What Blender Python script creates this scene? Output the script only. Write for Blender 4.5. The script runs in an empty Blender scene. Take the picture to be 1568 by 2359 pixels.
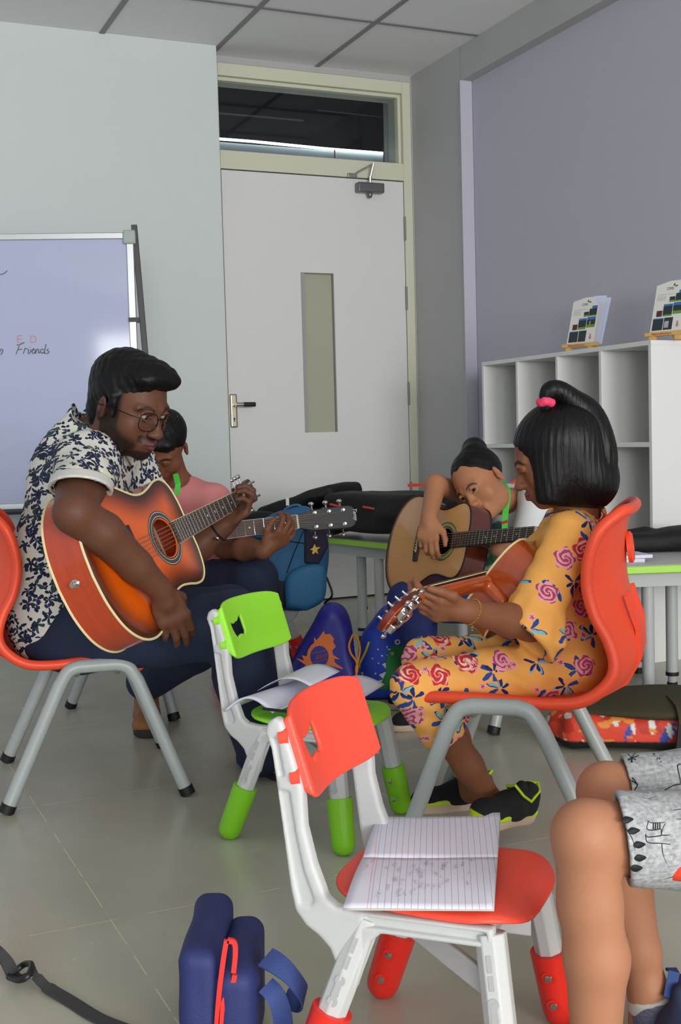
import bpy, bmesh, math, random
import numpy as np
from mathutils import Matrix, Vector
random.seed(7)
SC = bpy.context.scene
COL = SC.collection
# ------------------------------------------------------------------ camera
FPX, HC, PIT, ROL = 2760.0, 0.90, math.radians(3.58), math.radians(1.55)
X0 = np.array([1, 0, 0.]); FW = np.array([0, math.cos(PIT), -math.sin(PIT)]); U0 = np.array([0, math.sin(PIT), math.cos(PIT)])
UP = U0*math.cos(ROL)+X0*math.sin(ROL); RT = X0*math.cos(ROL)-U0*math.sin(ROL); CP = np.array([0, 0, HC])
cd = bpy.data.cameras.new('camera'); cam = bpy.data.objects.new('camera', cd); COL.objects.link(cam)
cd.sensor_fit = 'VERTICAL'; cd.sensor_height = 24; cd.lens = FPX/2359*24; cd.clip_start = .05
cam.matrix_world = Matrix(((RT[0], UP[0], -FW[0], 0), (RT[1], UP[1], -FW[1], 0), (RT[2], UP[2], -FW[2], HC), (0, 0, 0, 1)))
SC.camera = cam
def at(x, y, Y):
    d = FW+RT*(x-784)/FPX+UP*(1179.5-y)/FPX
    return CP+d*Y/d[1]
def fl(x, y, z=0.):
    d = FW+RT*(x-784)/FPX+UP*(1179.5-y)/FPX
    return CP+d*(z-HC)/d[2]
# ------------------------------------------------------------------ light
SC.view_settings.view_transform = 'Standard'; SC.view_settings.look = 'None'
SC.view_settings.gamma = 1; SC.view_settings.use_curve_mapping = False
SC.view_settings.exposure = 0.08
wd = bpy.data.worlds.new('world'); SC.world = wd; wd.use_nodes = True
wd.node_tree.nodes['Background'].inputs[0].default_value = (.80, .87, 1.0, 1)
wd.node_tree.nodes['Background'].inputs[1].default_value = 0.56
TH = math.atan2(.4067, .9135)
ROOM = Matrix.Rotation(TH, 4, 'Z')
def area(name, a, b, z, sx, sz, power, col, yaw=0, tilt=0):
    l = bpy.data.lights.new(name, 'AREA'); l.shape = 'RECTANGLE'; l.size = sx; l.size_y = sz; l.energy = power; l.color = col
    o = bpy.data.objects.new(name, l); COL.objects.link(o)
    o.matrix_world = ROOM @ Matrix.Translation((a, b, z)) @ Matrix.Rotation(yaw, 4, 'Z') @ Matrix.Rotation(math.radians(90+tilt), 4, 'X')
    return o
# two windows of the rear wall, behind the camera, then one extra lamp (light travels towards +b)
area('window_light', 1.6, -6.3, 1.6, 3.0, 1.6, 320, (1, .98, .95))
area('window_light', -1.9, -6.3, 1.6, 2.4, 1.6, 190, (.95, .98, 1))
area('window_light', -3.62, -6.3, 2.2, .8, .5, 20, (1, 1, 1))  # extra lamp past the wall's end, added for the whiteboard's bright reflection
# ------------------------------------------------------------------ materials
def lin(c):
    if isinstance(c, str): c = [int(c[i:i+2], 16) for i in (0, 2, 4)]
    o = [((v/255)/12.92 if v/255 <= .04045 else ((v/255+.055)/1.055)**2.4) for v in c]
    return tuple(o)+(1.,)
class NT:
    def __init__(s, m): s.t = m.node_tree; s.n = s.t.nodes; s.l = s.t.links
    def __call__(s, typ, ins=None, **kw):
        n = s.n.new(typ)
        for k, v in kw.items(): setattr(n, k, v)
        for k, v in (ins or {}).items():
            if isinstance(v, bpy.types.NodeSocket): s.l.new(v, n.inputs[k])
            else: n.inputs[k].default_value = v
        return n
    def m(s, op, a, b=None, c=None):
        n = s.n.new('ShaderNodeMath'); n.operation = op
        for i, v in enumerate((a, b, c)):
            if v is None: continue
            if isinstance(v, bpy.types.NodeSocket): s.l.new(v, n.inputs[i])
            else: n.inputs[i].default_value = v
        return n.outputs[0]
    def mix(s, f, a, b):
        n = s.n.new('ShaderNodeMix'); n.data_type = 'RGBA'
        for i, v in ((0, f), (6, a), (7, b)):
            if isinstance(v, bpy.types.NodeSocket): s.l.new(v, n.inputs[i])
            else: n.inputs[i].default_value = v
        return n.outputs[2]
def mat(name, col, rough=.5, metal=0, spec=.5, bump=0, bscale=60, stretch=None, coat=0, var=0, sheen=0, sss=0, attr=None):
    m = bpy.data.materials.new(name); m.use_nodes = True; N = NT(m); P = N.n['Principled BSDF']
    c = lin(col) if col is not None else (1, 1, 1, 1)
    P.inputs['Base Color'].default_value = c; P.inputs['Roughness'].default_value = rough; P.inputs['Metallic'].default_value = metal
    P.inputs['Specular IOR Level'].default_value = spec; P.inputs['Coat Weight'].default_value = coat
    if coat: P.inputs['Coat Roughness'].default_value = .08
    if sheen: P.inputs['Sheen Weight'].default_value = sheen
    src = None
    if attr: src = N('ShaderNodeAttribute', attribute_name='Col').outputs[0]
    tc = N('ShaderNodeTexCoord'); mp = N('ShaderNodeMapping', {0: tc.outputs['Object']})
    if stretch: mp.inputs['Scale'].default_value = stretch
    if bump or var:
        nz = N('ShaderNodeTexNoise', {'Vector': mp.outputs[0], 'Scale': bscale, 'Detail': 4.})
        if var:
            f = N.m('MULTIPLY', nz.outputs[0], 1.0)
            d = tuple(x*(1-var) for x in c[:3])+(1,); e = tuple(min(1, x*(1+var)) for x in c[:3])+(1,)
            v = N.mix(f, d, e)
            if src is not None:
                mm = N('ShaderNodeMix', data_type='RGBA', blend_type='MULTIPLY'); mm.inputs[0].default_value = 1
                N.l.new(src, mm.inputs[6]); N.l.new(v, mm.inputs[7]); v = mm.outputs[2]
            src = v
        if bump:
            b = N('ShaderNodeBump', {'Height': nz.outputs[0], 'Strength': 1., 'Distance': bump}); N.l.new(b.outputs[0], P.inputs['Normal'])
    if src is not None: N.l.new(src, P.inputs['Base Color'])
    if sss:
        P.inputs['Subsurface Weight'].default_value = sss; P.inputs['Subsurface Radius'].default_value = (.012, .005, .003); P.inputs['Subsurface Scale'].default_value = .5
    m['N'] = 1
    return m
def emis(name, col, s):
    m = bpy.data.materials.new(name); m.use_nodes = True; P = m.node_tree.nodes['Principled BSDF']
    P.inputs['Emission Color'].default_value = lin(col); P.inputs['Emission Strength'].default_value = s; return m
# ------------------------------------------------------------------ object plumbing
WM = {}
def tag(o, label=None, cat=None, group=None, kind=None):
    if label: o['label'] = label
    if cat: o['category'] = cat
    if group: o['group'] = group
    if kind: o['kind'] = kind
    return o
def thing(name, label, cat, M4=Matrix(), group=None):
    o = bpy.data.objects.new(name, None); COL.objects.link(o); o.empty_display_size = .05
    o.matrix_world = M4; WM[o.name] = M4.copy(); tag(o, label, cat, group); return o
def TR(p, rz=0): return Matrix.Translation(tuple(p)) @ Matrix.Rotation(rz, 4, 'Z')
def mk(name, verts, faces, m, parent=None, M4=None, world=False, smooth=40, col=None, midx=None, mods=()):
    me = bpy.data.meshes.new(name)
    v = np.asarray(verts, dtype=np.float64).reshape(-1, 3)
    PM = WM[parent.name] if parent is not None else (M4 or Matrix())
    if world:
        I = np.array(PM.inverted()); v = v@I[:3, :3].T+I[:3, 3]
    me.from_pydata(v.tolist() if len(v) < 4000 else v, [], faces if isinstance(faces, list) else faces.tolist())
    ms = m if isinstance(m, (list, tuple)) else [m]
    for q in ms: me.materials.append(q)
    if midx is not None: me.polygons.foreach_set('material_index', np.asarray(midx, dtype=np.int32))
    if smooth is not None:
        me.polygons.foreach_set('use_smooth', np.ones(len(me.polygons), dtype=bool))
        if smooth < 180: me.set_sharp_from_angle(angle=math.radians(smooth))
    if col is not None:
        a = me.color_attributes.new('Col', 'FLOAT_COLOR', 'POINT')
        c = np.ones((len(v), 4), dtype=np.float32); c[:, :3] = col; a.data.foreach_set('color', c.ravel())
    me.update()
    o = bpy.data.objects.new(name, me); COL.objects.link(o)
    if parent is not None: o.parent = parent; WM[o.name] = PM
    elif M4 is not None: o.matrix_world = M4; WM[o.name] = M4.copy()
    else: WM[o.name] = Matrix()
    for k, kw in mods:
        md = o.modifiers.new(k.lower(), k)
        for a, b in kw.items(): setattr(md, a, b)
    return o
def nrm(v):
    v = np.asarray(v, float); return v/max(1e-12, np.linalg.norm(v))
def spl(pts, n=8, closed=False):
    P = np.asarray(pts, float); L = len(P); out = []
    for i in range(L if closed else L-1):
        if closed: p0, p1, p2, p3 = P[(i-1) % L], P[i], P[(i+1) % L], P[(i+2) % L]
        else: p0, p1, p2, p3 = P[max(i-1, 0)], P[i], P[i+1], P[min(i+2, L-1)]
        for k in range(n):
            t = k/n; out.append(.5*((2*p1)+(-p0+p2)*t+(2*p0-5*p1+4*p2-p3)*t*t+(-p0+3*p1-3*p2+p3)*t**3))
    if not closed: out.append(P[-1])
    return np.array(out)
class MB:
    def __init__(s): s.v = []; s.f = []; s.mi = []; s.cur = 0
    def add(s, v, f):
        o = len(s.v); s.v.extend([tuple(map(float, p)) for p in v]); s.f.extend([tuple(i+o for i in q) for q in f]); s.mi.extend([s.cur]*len(f)); return s
    def box(s, x0, x1, y0, y1, z0, z1, T=None):
        v = [(x, y, z) for z in (z0, z1) for y in (y0, y1) for x in (x0, x1)]
        if T is not None: v = [T @ Vector(p) for p in v]
        return s.add(v, [(0, 2, 3, 1), (4, 5, 7, 6), (0, 1, 5, 4), (2, 6, 7, 3), (0, 4, 6, 2), (1, 3, 7, 5)])
    def obox(s, c, ax, ay, az, hx, hy, hz):
        c, ax, ay, az = [np.asarray(q, float) for q in (c, ax, ay, az)]
        v = [c+ax*hx*i+ay*hy*j+az*hz*k for k in (-1, 1) for j in (-1, 1) for i in (-1, 1)]
        return s.add(v, [(0, 2, 3, 1), (4, 5, 7, 6), (0, 1, 5, 4), (2, 6, 7, 3), (0, 4, 6, 2), (1, 3, 7, 5)])
    def tube(s, pts, r, n=10, flat=None, up=(0, 0, 1), closed=False, rot=0):
        P = np.asarray(pts, float); L = len(P); R = np.broadcast_to(np.asarray(r, float), (L,))
        T = np.gradient(P, axis=0) if not closed else np.roll(P, -1, 0)-np.roll(P, 1, 0)
        T = T/np.maximum(1e-9, np.linalg.norm(T, axis=1))[:, None]
        u = np.array(up, float)
        if flat is None and abs(T[0]@u) > .95: u = np.array([1, 0, 0.])
        v = []; pu = None
        for i in range(L):
            t = T[i]
            if flat is None and pu is not None: a = pu-t*(pu@t)
            else: a = u-t*(u@t)
            a = nrm(a); pu = a; b = np.cross(t, a)
            ka, kb = flat if flat is not None else (1, 1)
            for j in range(n):
                th = 2*math.pi*j/n+rot; v.append(P[i]+R[i]*(a*math.cos(th)*ka+b*math.sin(th)*kb))
        f = []
        for i in range(L if closed else L-1):
            i2 = (i+1) % L
            for j in range(n):
                j2 = (j+1) % n; f.append((i*n+j, i*n+j2, i2*n+j2, i2*n+j))
        if not closed: f.append(tuple(range(n))[::-1]); f.append(tuple((L-1)*n+j for j in range(n)))
        return s.add(v, f)
    def ribbon(s, pts, w, t, side):   # flat strap: half width along side, half thickness t
        P = np.asarray(pts, float); L = len(P); W = np.broadcast_to(np.asarray(w, float), (L,)); T = np.gradient(P, axis=0); v = []
        S = np.broadcast_to(np.asarray(side, float), (L, 3))
        for i in range(L):
            tt = nrm(T[i]); a = nrm(S[i]-tt*(S[i]@tt)); b = np.cross(tt, a)
            for sx, sy in ((-1, -1), (1, -1), (1, 1), (-1, 1)): v.append(P[i]+a*W[i]*sx+b*t*sy)
        f = [(i*4+j, i*4+(j+1) % 4, i*4+4+(j+1) % 4, i*4+4+j) for i in range(L-1) for j in range(4)]
        f += [(3, 2, 1, 0), tuple((L-1)*4+j for j in range(4))]
        return s.add(v, f)
    def lathe(s, prof, c=(0, 0, 0), ax=(0, 0, 1), n=16):
        ax = nrm(ax); u = nrm(np.cross(ax, (0, 0, 1) if abs(ax[2]) < .9 else (1, 0, 0))); w = np.cross(ax, u); c = np.asarray(c, float); v = []
        for r, h in prof:
            for j in range(n):
                t = 2*math.pi*j/n; v.append(c+ax*h+u*r*math.cos(t)+w*r*math.sin(t))
        L = len(prof); f = [(i*n+j, i*n+(j+1) % n, (i+1)*n+(j+1) % n, (i+1)*n+j) for i in range(L-1) for j in range(n)]
        f += [tuple(range(n))[::-1], tuple((L-1)*n+j for j in range(n))]
        return s.add(v, f)
    def prism(s, poly, z0, z1, T=None):
        n = len(poly); v = [(p[0], p[1], z) for z in (z0, z1) for p in poly]
        if T is not None: v = [T @ Vector(p) for p in v]
        return s.add(v, [tuple(range(n))[::-1], tuple(range(n, 2*n))]+[(i, (i+1) % n, n+(i+1) % n, n+i) for i in range(n)])
    def grid(s, G, flip=False):
        G = np.asarray(G, float); a, b = G.shape[:2]
        f = [(i*b+j, i*b+j+1, (i+1)*b+j+1, (i+1)*b+j) for i in range(a-1) for j in range(b-1)]
        if flip: f = [q[::-1] for q in f]
        return s.add(G.reshape(-1, 3), f)
    def sph(s, c, r, n=12, sc=(1, 1, 1)):
        c = np.asarray(c, float); v = []; f = []; m = n//2
        for i in range(m+1):
            for j in range(n):
                a = math.pi*i/m; b = 2*math.pi*j/n; v.append(c+r*np.array([math.sin(a)*math.cos(b)*sc[0], math.sin(a)*math.sin(b)*sc[1], math.cos(a)*sc[2]]))
        f = [(i*n+j, i*n+(j+1) % n, (i+1)*n+(j+1) % n, (i+1)*n+j)[::-1] for i in range(m) for j in range(n)]
        return s.add(v, f)
    def build(s, name, m, parent=None, M4=None, world=False, smooth=40, bev=0, mods=(), col=None):
        mods = list(mods)
        if bev: mods.append(('BEVEL', dict(width=bev, segments=2, limit_method='ANGLE', angle_limit=math.radians(35))))
        return mk(name, s.v, s.f, m, parent, M4, world, smooth, col, s.mi if isinstance(m, (list, tuple)) else None, mods)
def text(name, s, size, M4, m, parent=None, ext=.0004, align='LEFT', shear=0, sx=1):
    c = bpy.data.curves.new(name, 'FONT'); c.body = s; c.size = size; c.extrude = ext; c.align_x = align; c.shear = shear
    o = bpy.data.objects.new(name, c); COL.objects.link(o)
    dg = bpy.context.evaluated_depsgraph_get(); me = bpy.data.meshes.new_from_object(o.evaluated_get(dg))
    bpy.data.objects.remove(o); bpy.data.curves.remove(c)
    me.transform(M4 @ Matrix.Diagonal((sx, 1, 1, 1))); me.materials.clear(); me.materials.append(m)
    o = bpy.data.objects.new(name, me); COL.objects.link(o)
    if parent is not None: o.parent = parent; WM[o.name] = WM[parent.name]
    return o
def frame(o, x, y, z):
    return Matrix(((x[0], y[0], z[0], o[0]), (x[1], y[1], z[1], o[1]), (x[2], y[2], z[2], o[2]), (0, 0, 0, 1)))
# ------------------------------------------------------------------ implicit surfaces (one continuous skin per body or shell)
def rotm(ax, deg):
    return np.array(Matrix.Rotation(math.radians(deg), 3, Vector(ax)))
def poly_sd(P, x, y):
    P = np.asarray(P, float); d = np.full(x.shape, 1e9); s = np.ones(x.shape); n = len(P)
    for i in range(n):
        a = P[i]; b = P[i-1]; e = b-a; wx = x-a[0]; wy = y-a[1]
        t = np.clip((wx*e[0]+wy*e[1])/max(1e-12, e@e), 0, 1); bx = wx-e[0]*t; by = wy-e[1]*t
        d = np.minimum(d, bx*bx+by*by)
        c1 = y >= a[1]; c2 = y < b[1]; c3 = e[0]*wy > e[1]*wx
        fl_ = (c1 & c2 & c3) | (~c1 & ~c2 & ~c3); s = np.where(fl_, -s, s)
    return s*np.sqrt(d)
class SDF:
    def __init__(s): s.p = []
    def raw(s, fn, lo, hi, k=.005, op='u'): s.p.append((fn, np.asarray(lo, float), np.asarray(hi, float), k, op)); return s
    def cone(s, a, b, ra, rb, k=.01, op='u'):
        a = np.asarray(a, float); b = np.asarray(b, float); e = b-a; q = max(1e-12, e@e)
        def fn(X):
            w = X-a; t = np.clip((w@e)/q, 0, 1); return np.sqrt(((w-t[..., None]*e)**2).sum(-1))-(ra+(rb-ra)*t)
        r = max(ra, rb); return s.raw(fn, np.minimum(a, b)-r, np.maximum(a, b)+r, k, op)
    def limb(s, L, k=.01):
        for (a, ra), (b, rb) in zip(L[:-1], L[1:]): s.cone(a, b, ra, rb, k)
        return s
    def ell(s, c, r, R=None, k=.01, op='u'):
        c = np.asarray(c, float); r = np.asarray(r, float); R = np.eye(3) if R is None else np.asarray(R)
        def fn(X):
            w = (X-c)@R; a = np.sqrt(((w/r)**2).sum(-1)); b = np.sqrt(((w/(r*r))**2).sum(-1)); return a*(a-1)/np.maximum(b, 1e-6)
        e = np.sqrt(((R*r)**2).sum(1)); return s.raw(fn, c-e, c+e, k, op)
    def box(s, c, h, R=None, rd=.005, k=.005, op='u'):
        c = np.asarray(c, float); h = np.asarray(h, float)-rd; R = np.eye(3) if R is None else np.asarray(R)
        def fn(X):
            q = np.abs((X-c)@R)-h; return np.sqrt((np.maximum(q, 0)**2).sum(-1))+np.minimum(q.max(-1), 0)-rd
        e = (np.abs(R)*(h+rd)).sum(1); return s.raw(fn, c-e, c+e, k, op)
    def ext(s, poly, z0, z1, rd=.002, k=.003, op='u', axis=2):   # polygon in the two other axes, extruded along axis
        P = np.asarray(poly, float); ia = [i for i in range(3) if i != axis]
        def fn(X):
            d = poly_sd(P, X[..., ia[0]], X[..., ia[1]])+rd; w = np.abs(X[..., axis]-(z0+z1)/2)-abs(z1-z0)/2+rd
            return np.minimum(np.maximum(d, w), 0)+np.sqrt(np.maximum(d, 0)**2+np.maximum(w, 0)**2)-rd
        lo = np.zeros(3); hi = np.zeros(3); lo[ia] = P.min(0); hi[ia] = P.max(0); lo[axis] = min(z0, z1); hi[axis] = max(z0, z1)
        return s.raw(fn, lo, hi, k, op)
    def cut(s, p, n, k=.003, lo=None, hi=None):   # remove the side the normal points to
        p = np.asarray(p, float); n = nrm(n)
        return s.raw(lambda X: -((X-p)@n), (lo if lo is not None else (-99,)*3), (hi if hi is not None else (99,)*3), k, 's')
    def grid(s, res, lo=None, hi=None, noise=None):
        if lo is None:
            A = [q for q in s.p if q[4] == 'u']; lo = np.min([q[1] for q in A], 0)-3*res; hi = np.max([q[2] for q in A], 0)+3*res
        lo = np.asarray(lo, float); hi = np.asarray(hi, float)
        n = np.ceil((hi-lo)/res).astype(int)+1; D = np.full(n, .5, dtype=np.float32)
        ax = [lo[i]+res*np.arange(n[i]) for i in range(3)]
        for fn, a, b, k, op in s.p:
            m = k+3*res; i0 = np.clip(np.floor((a-m-lo)/res).astype(int), 0, n); i1 = np.clip(np.ceil((b+m-lo)/res).astype(int)+1, 0, n)
            if (i1 <= i0).any(): continue
            sl = tuple(slice(i0[i], i1[i]) for i in range(3))
            X = np.stack(np.meshgrid(*[ax[i][sl[i]] for i in range(3)], indexing='ij'), -1)
            d = fn(X); c = D[sl]; k = max(k, 1e-5)
            if op == 'u':
                h = np.clip(.5+.5*(c-d)/k, 0, 1); D[sl] = c*(1-h)+d*h-k*h*(1-h)
            elif op == 's':
                d = -d; h = np.clip(.5-.5*(c-d)/k, 0, 1); D[sl] = c*(1-h)+d*h+k*h*(1-h)
        if noise is not None:
            X = np.stack(np.meshgrid(*ax, indexing='ij'), -1); b = np.abs(D) < .03; D[b] += noise(X[b]).astype(np.float32)
        return D, lo
    def mesh(s, res, lo=None, hi=None, noise=None):
        D, lo = s.grid(res, lo, hi, noise); S = D < 0; n = D.shape
        C = [(i, j, k) for i in (0, 1) for j in (0, 1) for k in (0, 1)]
        cnt = np.zeros([q-1 for q in n], dtype=np.int8)
        for i, j, k in C: cnt += S[i:n[0]-1+i, j:n[1]-1+j, k:n[2]-1+k]
        act = np.argwhere((cnt > 0) & (cnt < 8))
        idx = np.full([q-1 for q in n], -1, dtype=np.int32); idx[tuple(act.T)] = np.arange(len(act))
        val = {c: D[act[:, 0]+c[0], act[:, 1]+c[1], act[:, 2]+c[2]] for c in C}
        acc = np.zeros((len(act), 3)); w = np.zeros(len(act))
        for c in C:
            for a in range(3):
                if c[a] == 1: continue
                e = list(c); e[a] = 1; e = tuple(e); v0 = val[c]; v1 = val[e]; m = (v0 < 0) != (v1 < 0)
                t = np.where(m, v0/np.where(m, v0-v1, 1), 0); p = np.zeros((len(act), 3))+np.array(c, float); p[:, a] += t
                acc += p*m[:, None]; w += m
        V = (act+acc/np.maximum(w, 1)[:, None])*res+lo
        F = []
        for a in range(3):
            s0 = [slice(None)]*3; s1 = [slice(None)]*3; s0[a] = slice(0, n[a]-1); s1[a] = slice(1, n[a])
            A = S[tuple(s0)]; B = S[tuple(s1)]; b, c = (a+1) % 3, (a+2) % 3
            for ed, flip in ((A & ~B, False), (~A & B, True)):
                E = np.argwhere(ed); ok = (E[:, b] > 0) & (E[:, c] > 0) & (E[:, b] < n[b]-1) & (E[:, c] < n[c]-1); E = E[ok]
                q = []
                for db, dc in ((0, 0), (-1, 0), (-1, -1), (0, -1)):
                    e = E.copy(); e[:, b] += db; e[:, c] += dc; q.append(idx[tuple(e.T)])
                q = np.array(q).T
                F.append(q if not flip else q[:, ::-1])
        F = np.concatenate(F)
        # one relaxation pass takes the stair-steps out
        for _ in range(1):
            ac = np.zeros_like(V); ct = np.zeros(len(V))
            for i in range(4):
                np.add.at(ac, F[:, i], V[F[:, (i+1) % 4]]); np.add.at(ct, F[:, i], 1)
                np.add.at(ac, F[:, i], V[F[:, (i-1) % 4]]); np.add.at(ct, F[:, i], 1)
            V = V*.5+.5*ac/np.maximum(ct, 1)[:, None]
        return V, F
    def build(s, name, m, parent=None, res=.004, world=False, paint=None, deform=None, fine=(), noise=None, smooth=180, mods=(), M4=None):
        V, F = s.mesh(res, noise=noise)
        for lo, hi, r2 in fine:       # denser patches (face, hands) of the same continuous surface
            lo = np.asarray(lo, float); hi = np.asarray(hi, float); c = V[F].mean(1)
            F = F[~((c > lo+res).all(1) & (c < hi-res).all(1))]
            v2, f2 = s.mesh(r2, lo, hi, noise=noise); F = np.concatenate([F, f2+len(V)]); V = np.concatenate([V, v2])
        col = paint(V) if paint else None
        if deform: V = deform(V)
        return mk(name, V, F, m, parent, M4, world, smooth, col, None, mods)
# ------------------------------------------------------------------ the room
def wallmat(name, c, b=.0006):
    return mat(name, c, .75, bump=b, bscale=140, var=.03)
M_wall = wallmat('wall_paint', 'd6dddb'); M_pur = wallmat('wall_paint_lilac', 'c3c1ce'); M_grey = wallmat('wall_paint_grey', 'b8b8b8')
M_frame = mat('cream_frame', 'd8d8c2', .45); M_door = mat('door_laminate', 'e2e1e0', .5)
M_white = mat('white_laminate', 'e9e9e6', .4); M_steel = mat('steel', 'b9b8b2', .3, 1); M_dark = mat('dark_plastic', '17171a', .4)
M_black = mat('black_rubber', '0c0c0d', .6); M_chrome = mat('chrome', 'd8d8da', .12, 1)
def ceil_mat():
    m = mat('ceiling_tile', 'f2f2f2', .85, bump=.0006, bscale=220); return m
def floor_mat():
    m = bpy.data.materials.new('floor_tile'); m.use_nodes = True; N = NT(m); P = N.n['Principled BSDF']
    tc = N('ShaderNodeTexCoord'); mp = N('ShaderNodeMapping', {0: tc.outputs['Object']}); mp.inputs['Location'].default_value = (-.485, -2.207, 0)
    n1 = N('ShaderNodeTexNoise', {'Vector': mp.outputs[0], 'Scale': 3., 'Detail': 5.}); n2 = N('ShaderNodeTexNoise', {'Vector': mp.outputs[0], 'Scale': 9., 'Detail': 2.})
    sp = N('ShaderNodeSeparateXYZ', {0: mp.outputs[0]})
    def line(s, w):
        a = N.m('DIVIDE', s, .8); a = N.m('SUBTRACT', a, N.m('ROUND', a)); return N.m('LESS_THAN', N.m('ABSOLUTE', a), w/.8)
    L = N.m('MAXIMUM', line(sp.outputs[0], .0011), line(sp.outputs[1], .0011))
    seg = N.m('MULTIPLY', L, N.m('MULTIPLY_ADD', N.m('GREATER_THAN', n2.outputs[0], .47), .75, .12))
    base = N.mix(n1.outputs[0], lin('aaa998'), lin('c8c7b5'))
    c = N.mix(seg, base, lin('e6e0c6')); N.l.new(c, P.inputs['Base Color'])
    r = N.m('MULTIPLY_ADD', n1.outputs[0], .12, .2); N.l.new(r, P.inputs['Roughness']); P.inputs['Specular IOR Level'].default_value = .55
    return m
def struct(name, mb, m, bev=0): return tag(mb.build(name, m, None, ROOM, bev=bev), kind='structure')
struct('floor', MB().box(-3.2, 3.6, -6.7, 6.5, -.05, 0), floor_mat())
struct('ceiling', MB().box(-3.2, 3.4, -6.7, 6.3, 2.9, 3.0), ceil_mat())
g = MB()
for i in range(10): g.box(2.628-.6*i-.013, 2.628-.6*i+.013, -6.5, 6.056, 2.895, 2.902)
for i in range(20): g.box(-3, 3.199, 5.327-.6*i-.013, 5.327-.6*i+.013, 2.8955, 2.902)
struct('trim_1', g, mat('ceiling_grid', '8f8f8f', .6))
struct('wall_left', MB().box(-3.2, 2.012, 5.915, 6.4, 0, 2.9), M_wall)
struct('wall_back', MB().box(2.012, 3.3, 6.056, 6.4, 2.866, 2.9).box(3.193, 3.3, 6.056, 6.4, 0, 2.9), M_grey)
struct('wall_right', MB().box(3.263, 3.5, -6.7, 6.056, 0, 2.9), M_pur)
struct('wall_column', MB().box(3.199, 3.27, 5.504, 6.056, 0, 2.9).box(3.199, 3.27, -6.7, 5.515, 2.725, 2.9), M_grey)
struct('trim_2', MB().box(3.190, 3.26, 5.500, 5.505, 0, 2.725), M_pur)
w = MB().box(-3.2, 3.5, -6.6, -6.45, 0, .8).box(-3.2, 3.5, -6.6, -6.45, 2.3, 2.9)
for a0, a1 in ((-3.2, -3.1), (-.7, .1), (3.1, 3.5)): w.box(a0, a1, -6.6, -6.45, .8, 2.3)
struct('wall_front', w, M_wall)
# door, frame, transom window, dark corridor behind
f = MB().box(2.0, 2.064, 6.056, 6.2, 0, 2.866).box(3.140, 3.1925, 6.056, 6.2, 0, 2.866).box(2.064, 3.14, 6.056, 6.2, 2.80, 2.866).box(2.064, 3.14, 6.056, 6.2, 2.321, 2.417)
f.box(3.122, 3.14, 6.08, 6.2, 2.417, 2.80).box(2.064, 3.122, 6.08, 6.2, 2.781, 2.80)
struct('trim_3', f, M_frame, .003)
D = thing('door_1', None, None, ROOM); tag(D, kind='structure')
W0, W1, Z0, Z1 = 2.501, 2.695, .929, 1.796
d = MB().box(2.068, W0, 6.062, 6.108, .01, 2.315).box(W1, 3.136, 6.062, 6.108, .01, 2.315).box(W0, W1, 6.062, 6.108, .01, Z0).box(W0, W1, 6.062, 6.108, Z1, 2.315)
d.build('door_leaf', M_door, D)
M_glass = bpy.data.materials.new('frosted_pane'); M_glass.use_nodes = True
P = M_glass.node_tree.nodes['Principled BSDF']; P.inputs['Base Color'].default_value = lin('b3b49f'); P.inputs['Roughness'].default_value = .22
MB().box(W0, W1, 6.086, 6.092, Z0, Z1).build('vision_pane', M_glass, D)
k = MB().box(W0-.001, W0+.02, 6.0602, 6.087, Z0, Z1).box(W0, W1, 6.0602, 6.087, Z1-.004, Z1).box(W1-.004, W1+.001, 6.0602, 6.087, Z0, Z1); k.build('vision_frame', mat('pane_bead', 'a2a19e', .5), D)
M_lock = mat('brushed_brass', 'c9c3ae', .3, 1)
k = SDF().box((2.092, 6.056, 1.054), (.0205, .007, .09), rd=.007); k.build('handle_plate', M_lock, D, res=.0035)
MB().tube([(2.096, 6.06, 1.086), (2.096, 6.005, 1.086)], .010, 10).build('handle_neck', M_steel, D)
MB().tube([(2.088, 6.008, 1.086), (2.115, 6.006, 1.086), (2.134, 6.006, 1.0855)], .011, 10).build('handle_lever_root', M_steel, D)
MB().tube([(2.13, 6.006, 1.0855), (2.196, 6.006, 1.085)], .0125, 10).build('handle_grip', mat('grip', '3a3a3c', .35, .6), D)
MB().lathe([(.005, 0), (.005, .002)], (2.092, 6.0493, 1.012), (0, -1, 0)).box(2.090, 2.094, 6.0475, 6.0495, .996, 1.012).build('keyhole', M_black, D)
for z in (2.058, 1.67, 1.135, .57): MB().tube([(3.139, 6.056, z-.065), (3.139, 6.056, z+.065)], .007, 8).build('hinge', mat('hinge_grey', '8b8a80', .6), D)
c = thing('door_closer', 'grey metal door closer with folded arm at the top of the door', 'door closer', ROOM @ TR((2.916, 6.061, 2.264)))
k = SDF().box((0, -.026, 0), (.08, .026, .027), rd=.007).cone((0, -.024, -.014), (0, -.024, -.04), .019, .015, .005); k.build('closer_body', mat('closer_grey', '76777a', .35, .6), c, res=.0035)
MB().tube([(0, -.033, .024), (0, -.035, .06)], .009, 8).build('spindle', M_steel, c)
MB().tube([(0, -.035, .053), (.014, -.053, .13)], .0065, 8).tube([(.014, -.053, .127), (-.06, -.028, .088), (-.088, -.022, .071)], .0052, 8).build('arm', M_steel, c)
MB().box(-.127, -.073, -.024, -.006, .054, .076).build('bracket', M_steel, c, bev=.002)
wn = thing('window_1', None, None, ROOM); tag(wn, kind='structure')
gm = bpy.data.materials.new('clear_pane'); gm.use_nodes = True; N = NT(gm)
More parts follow.
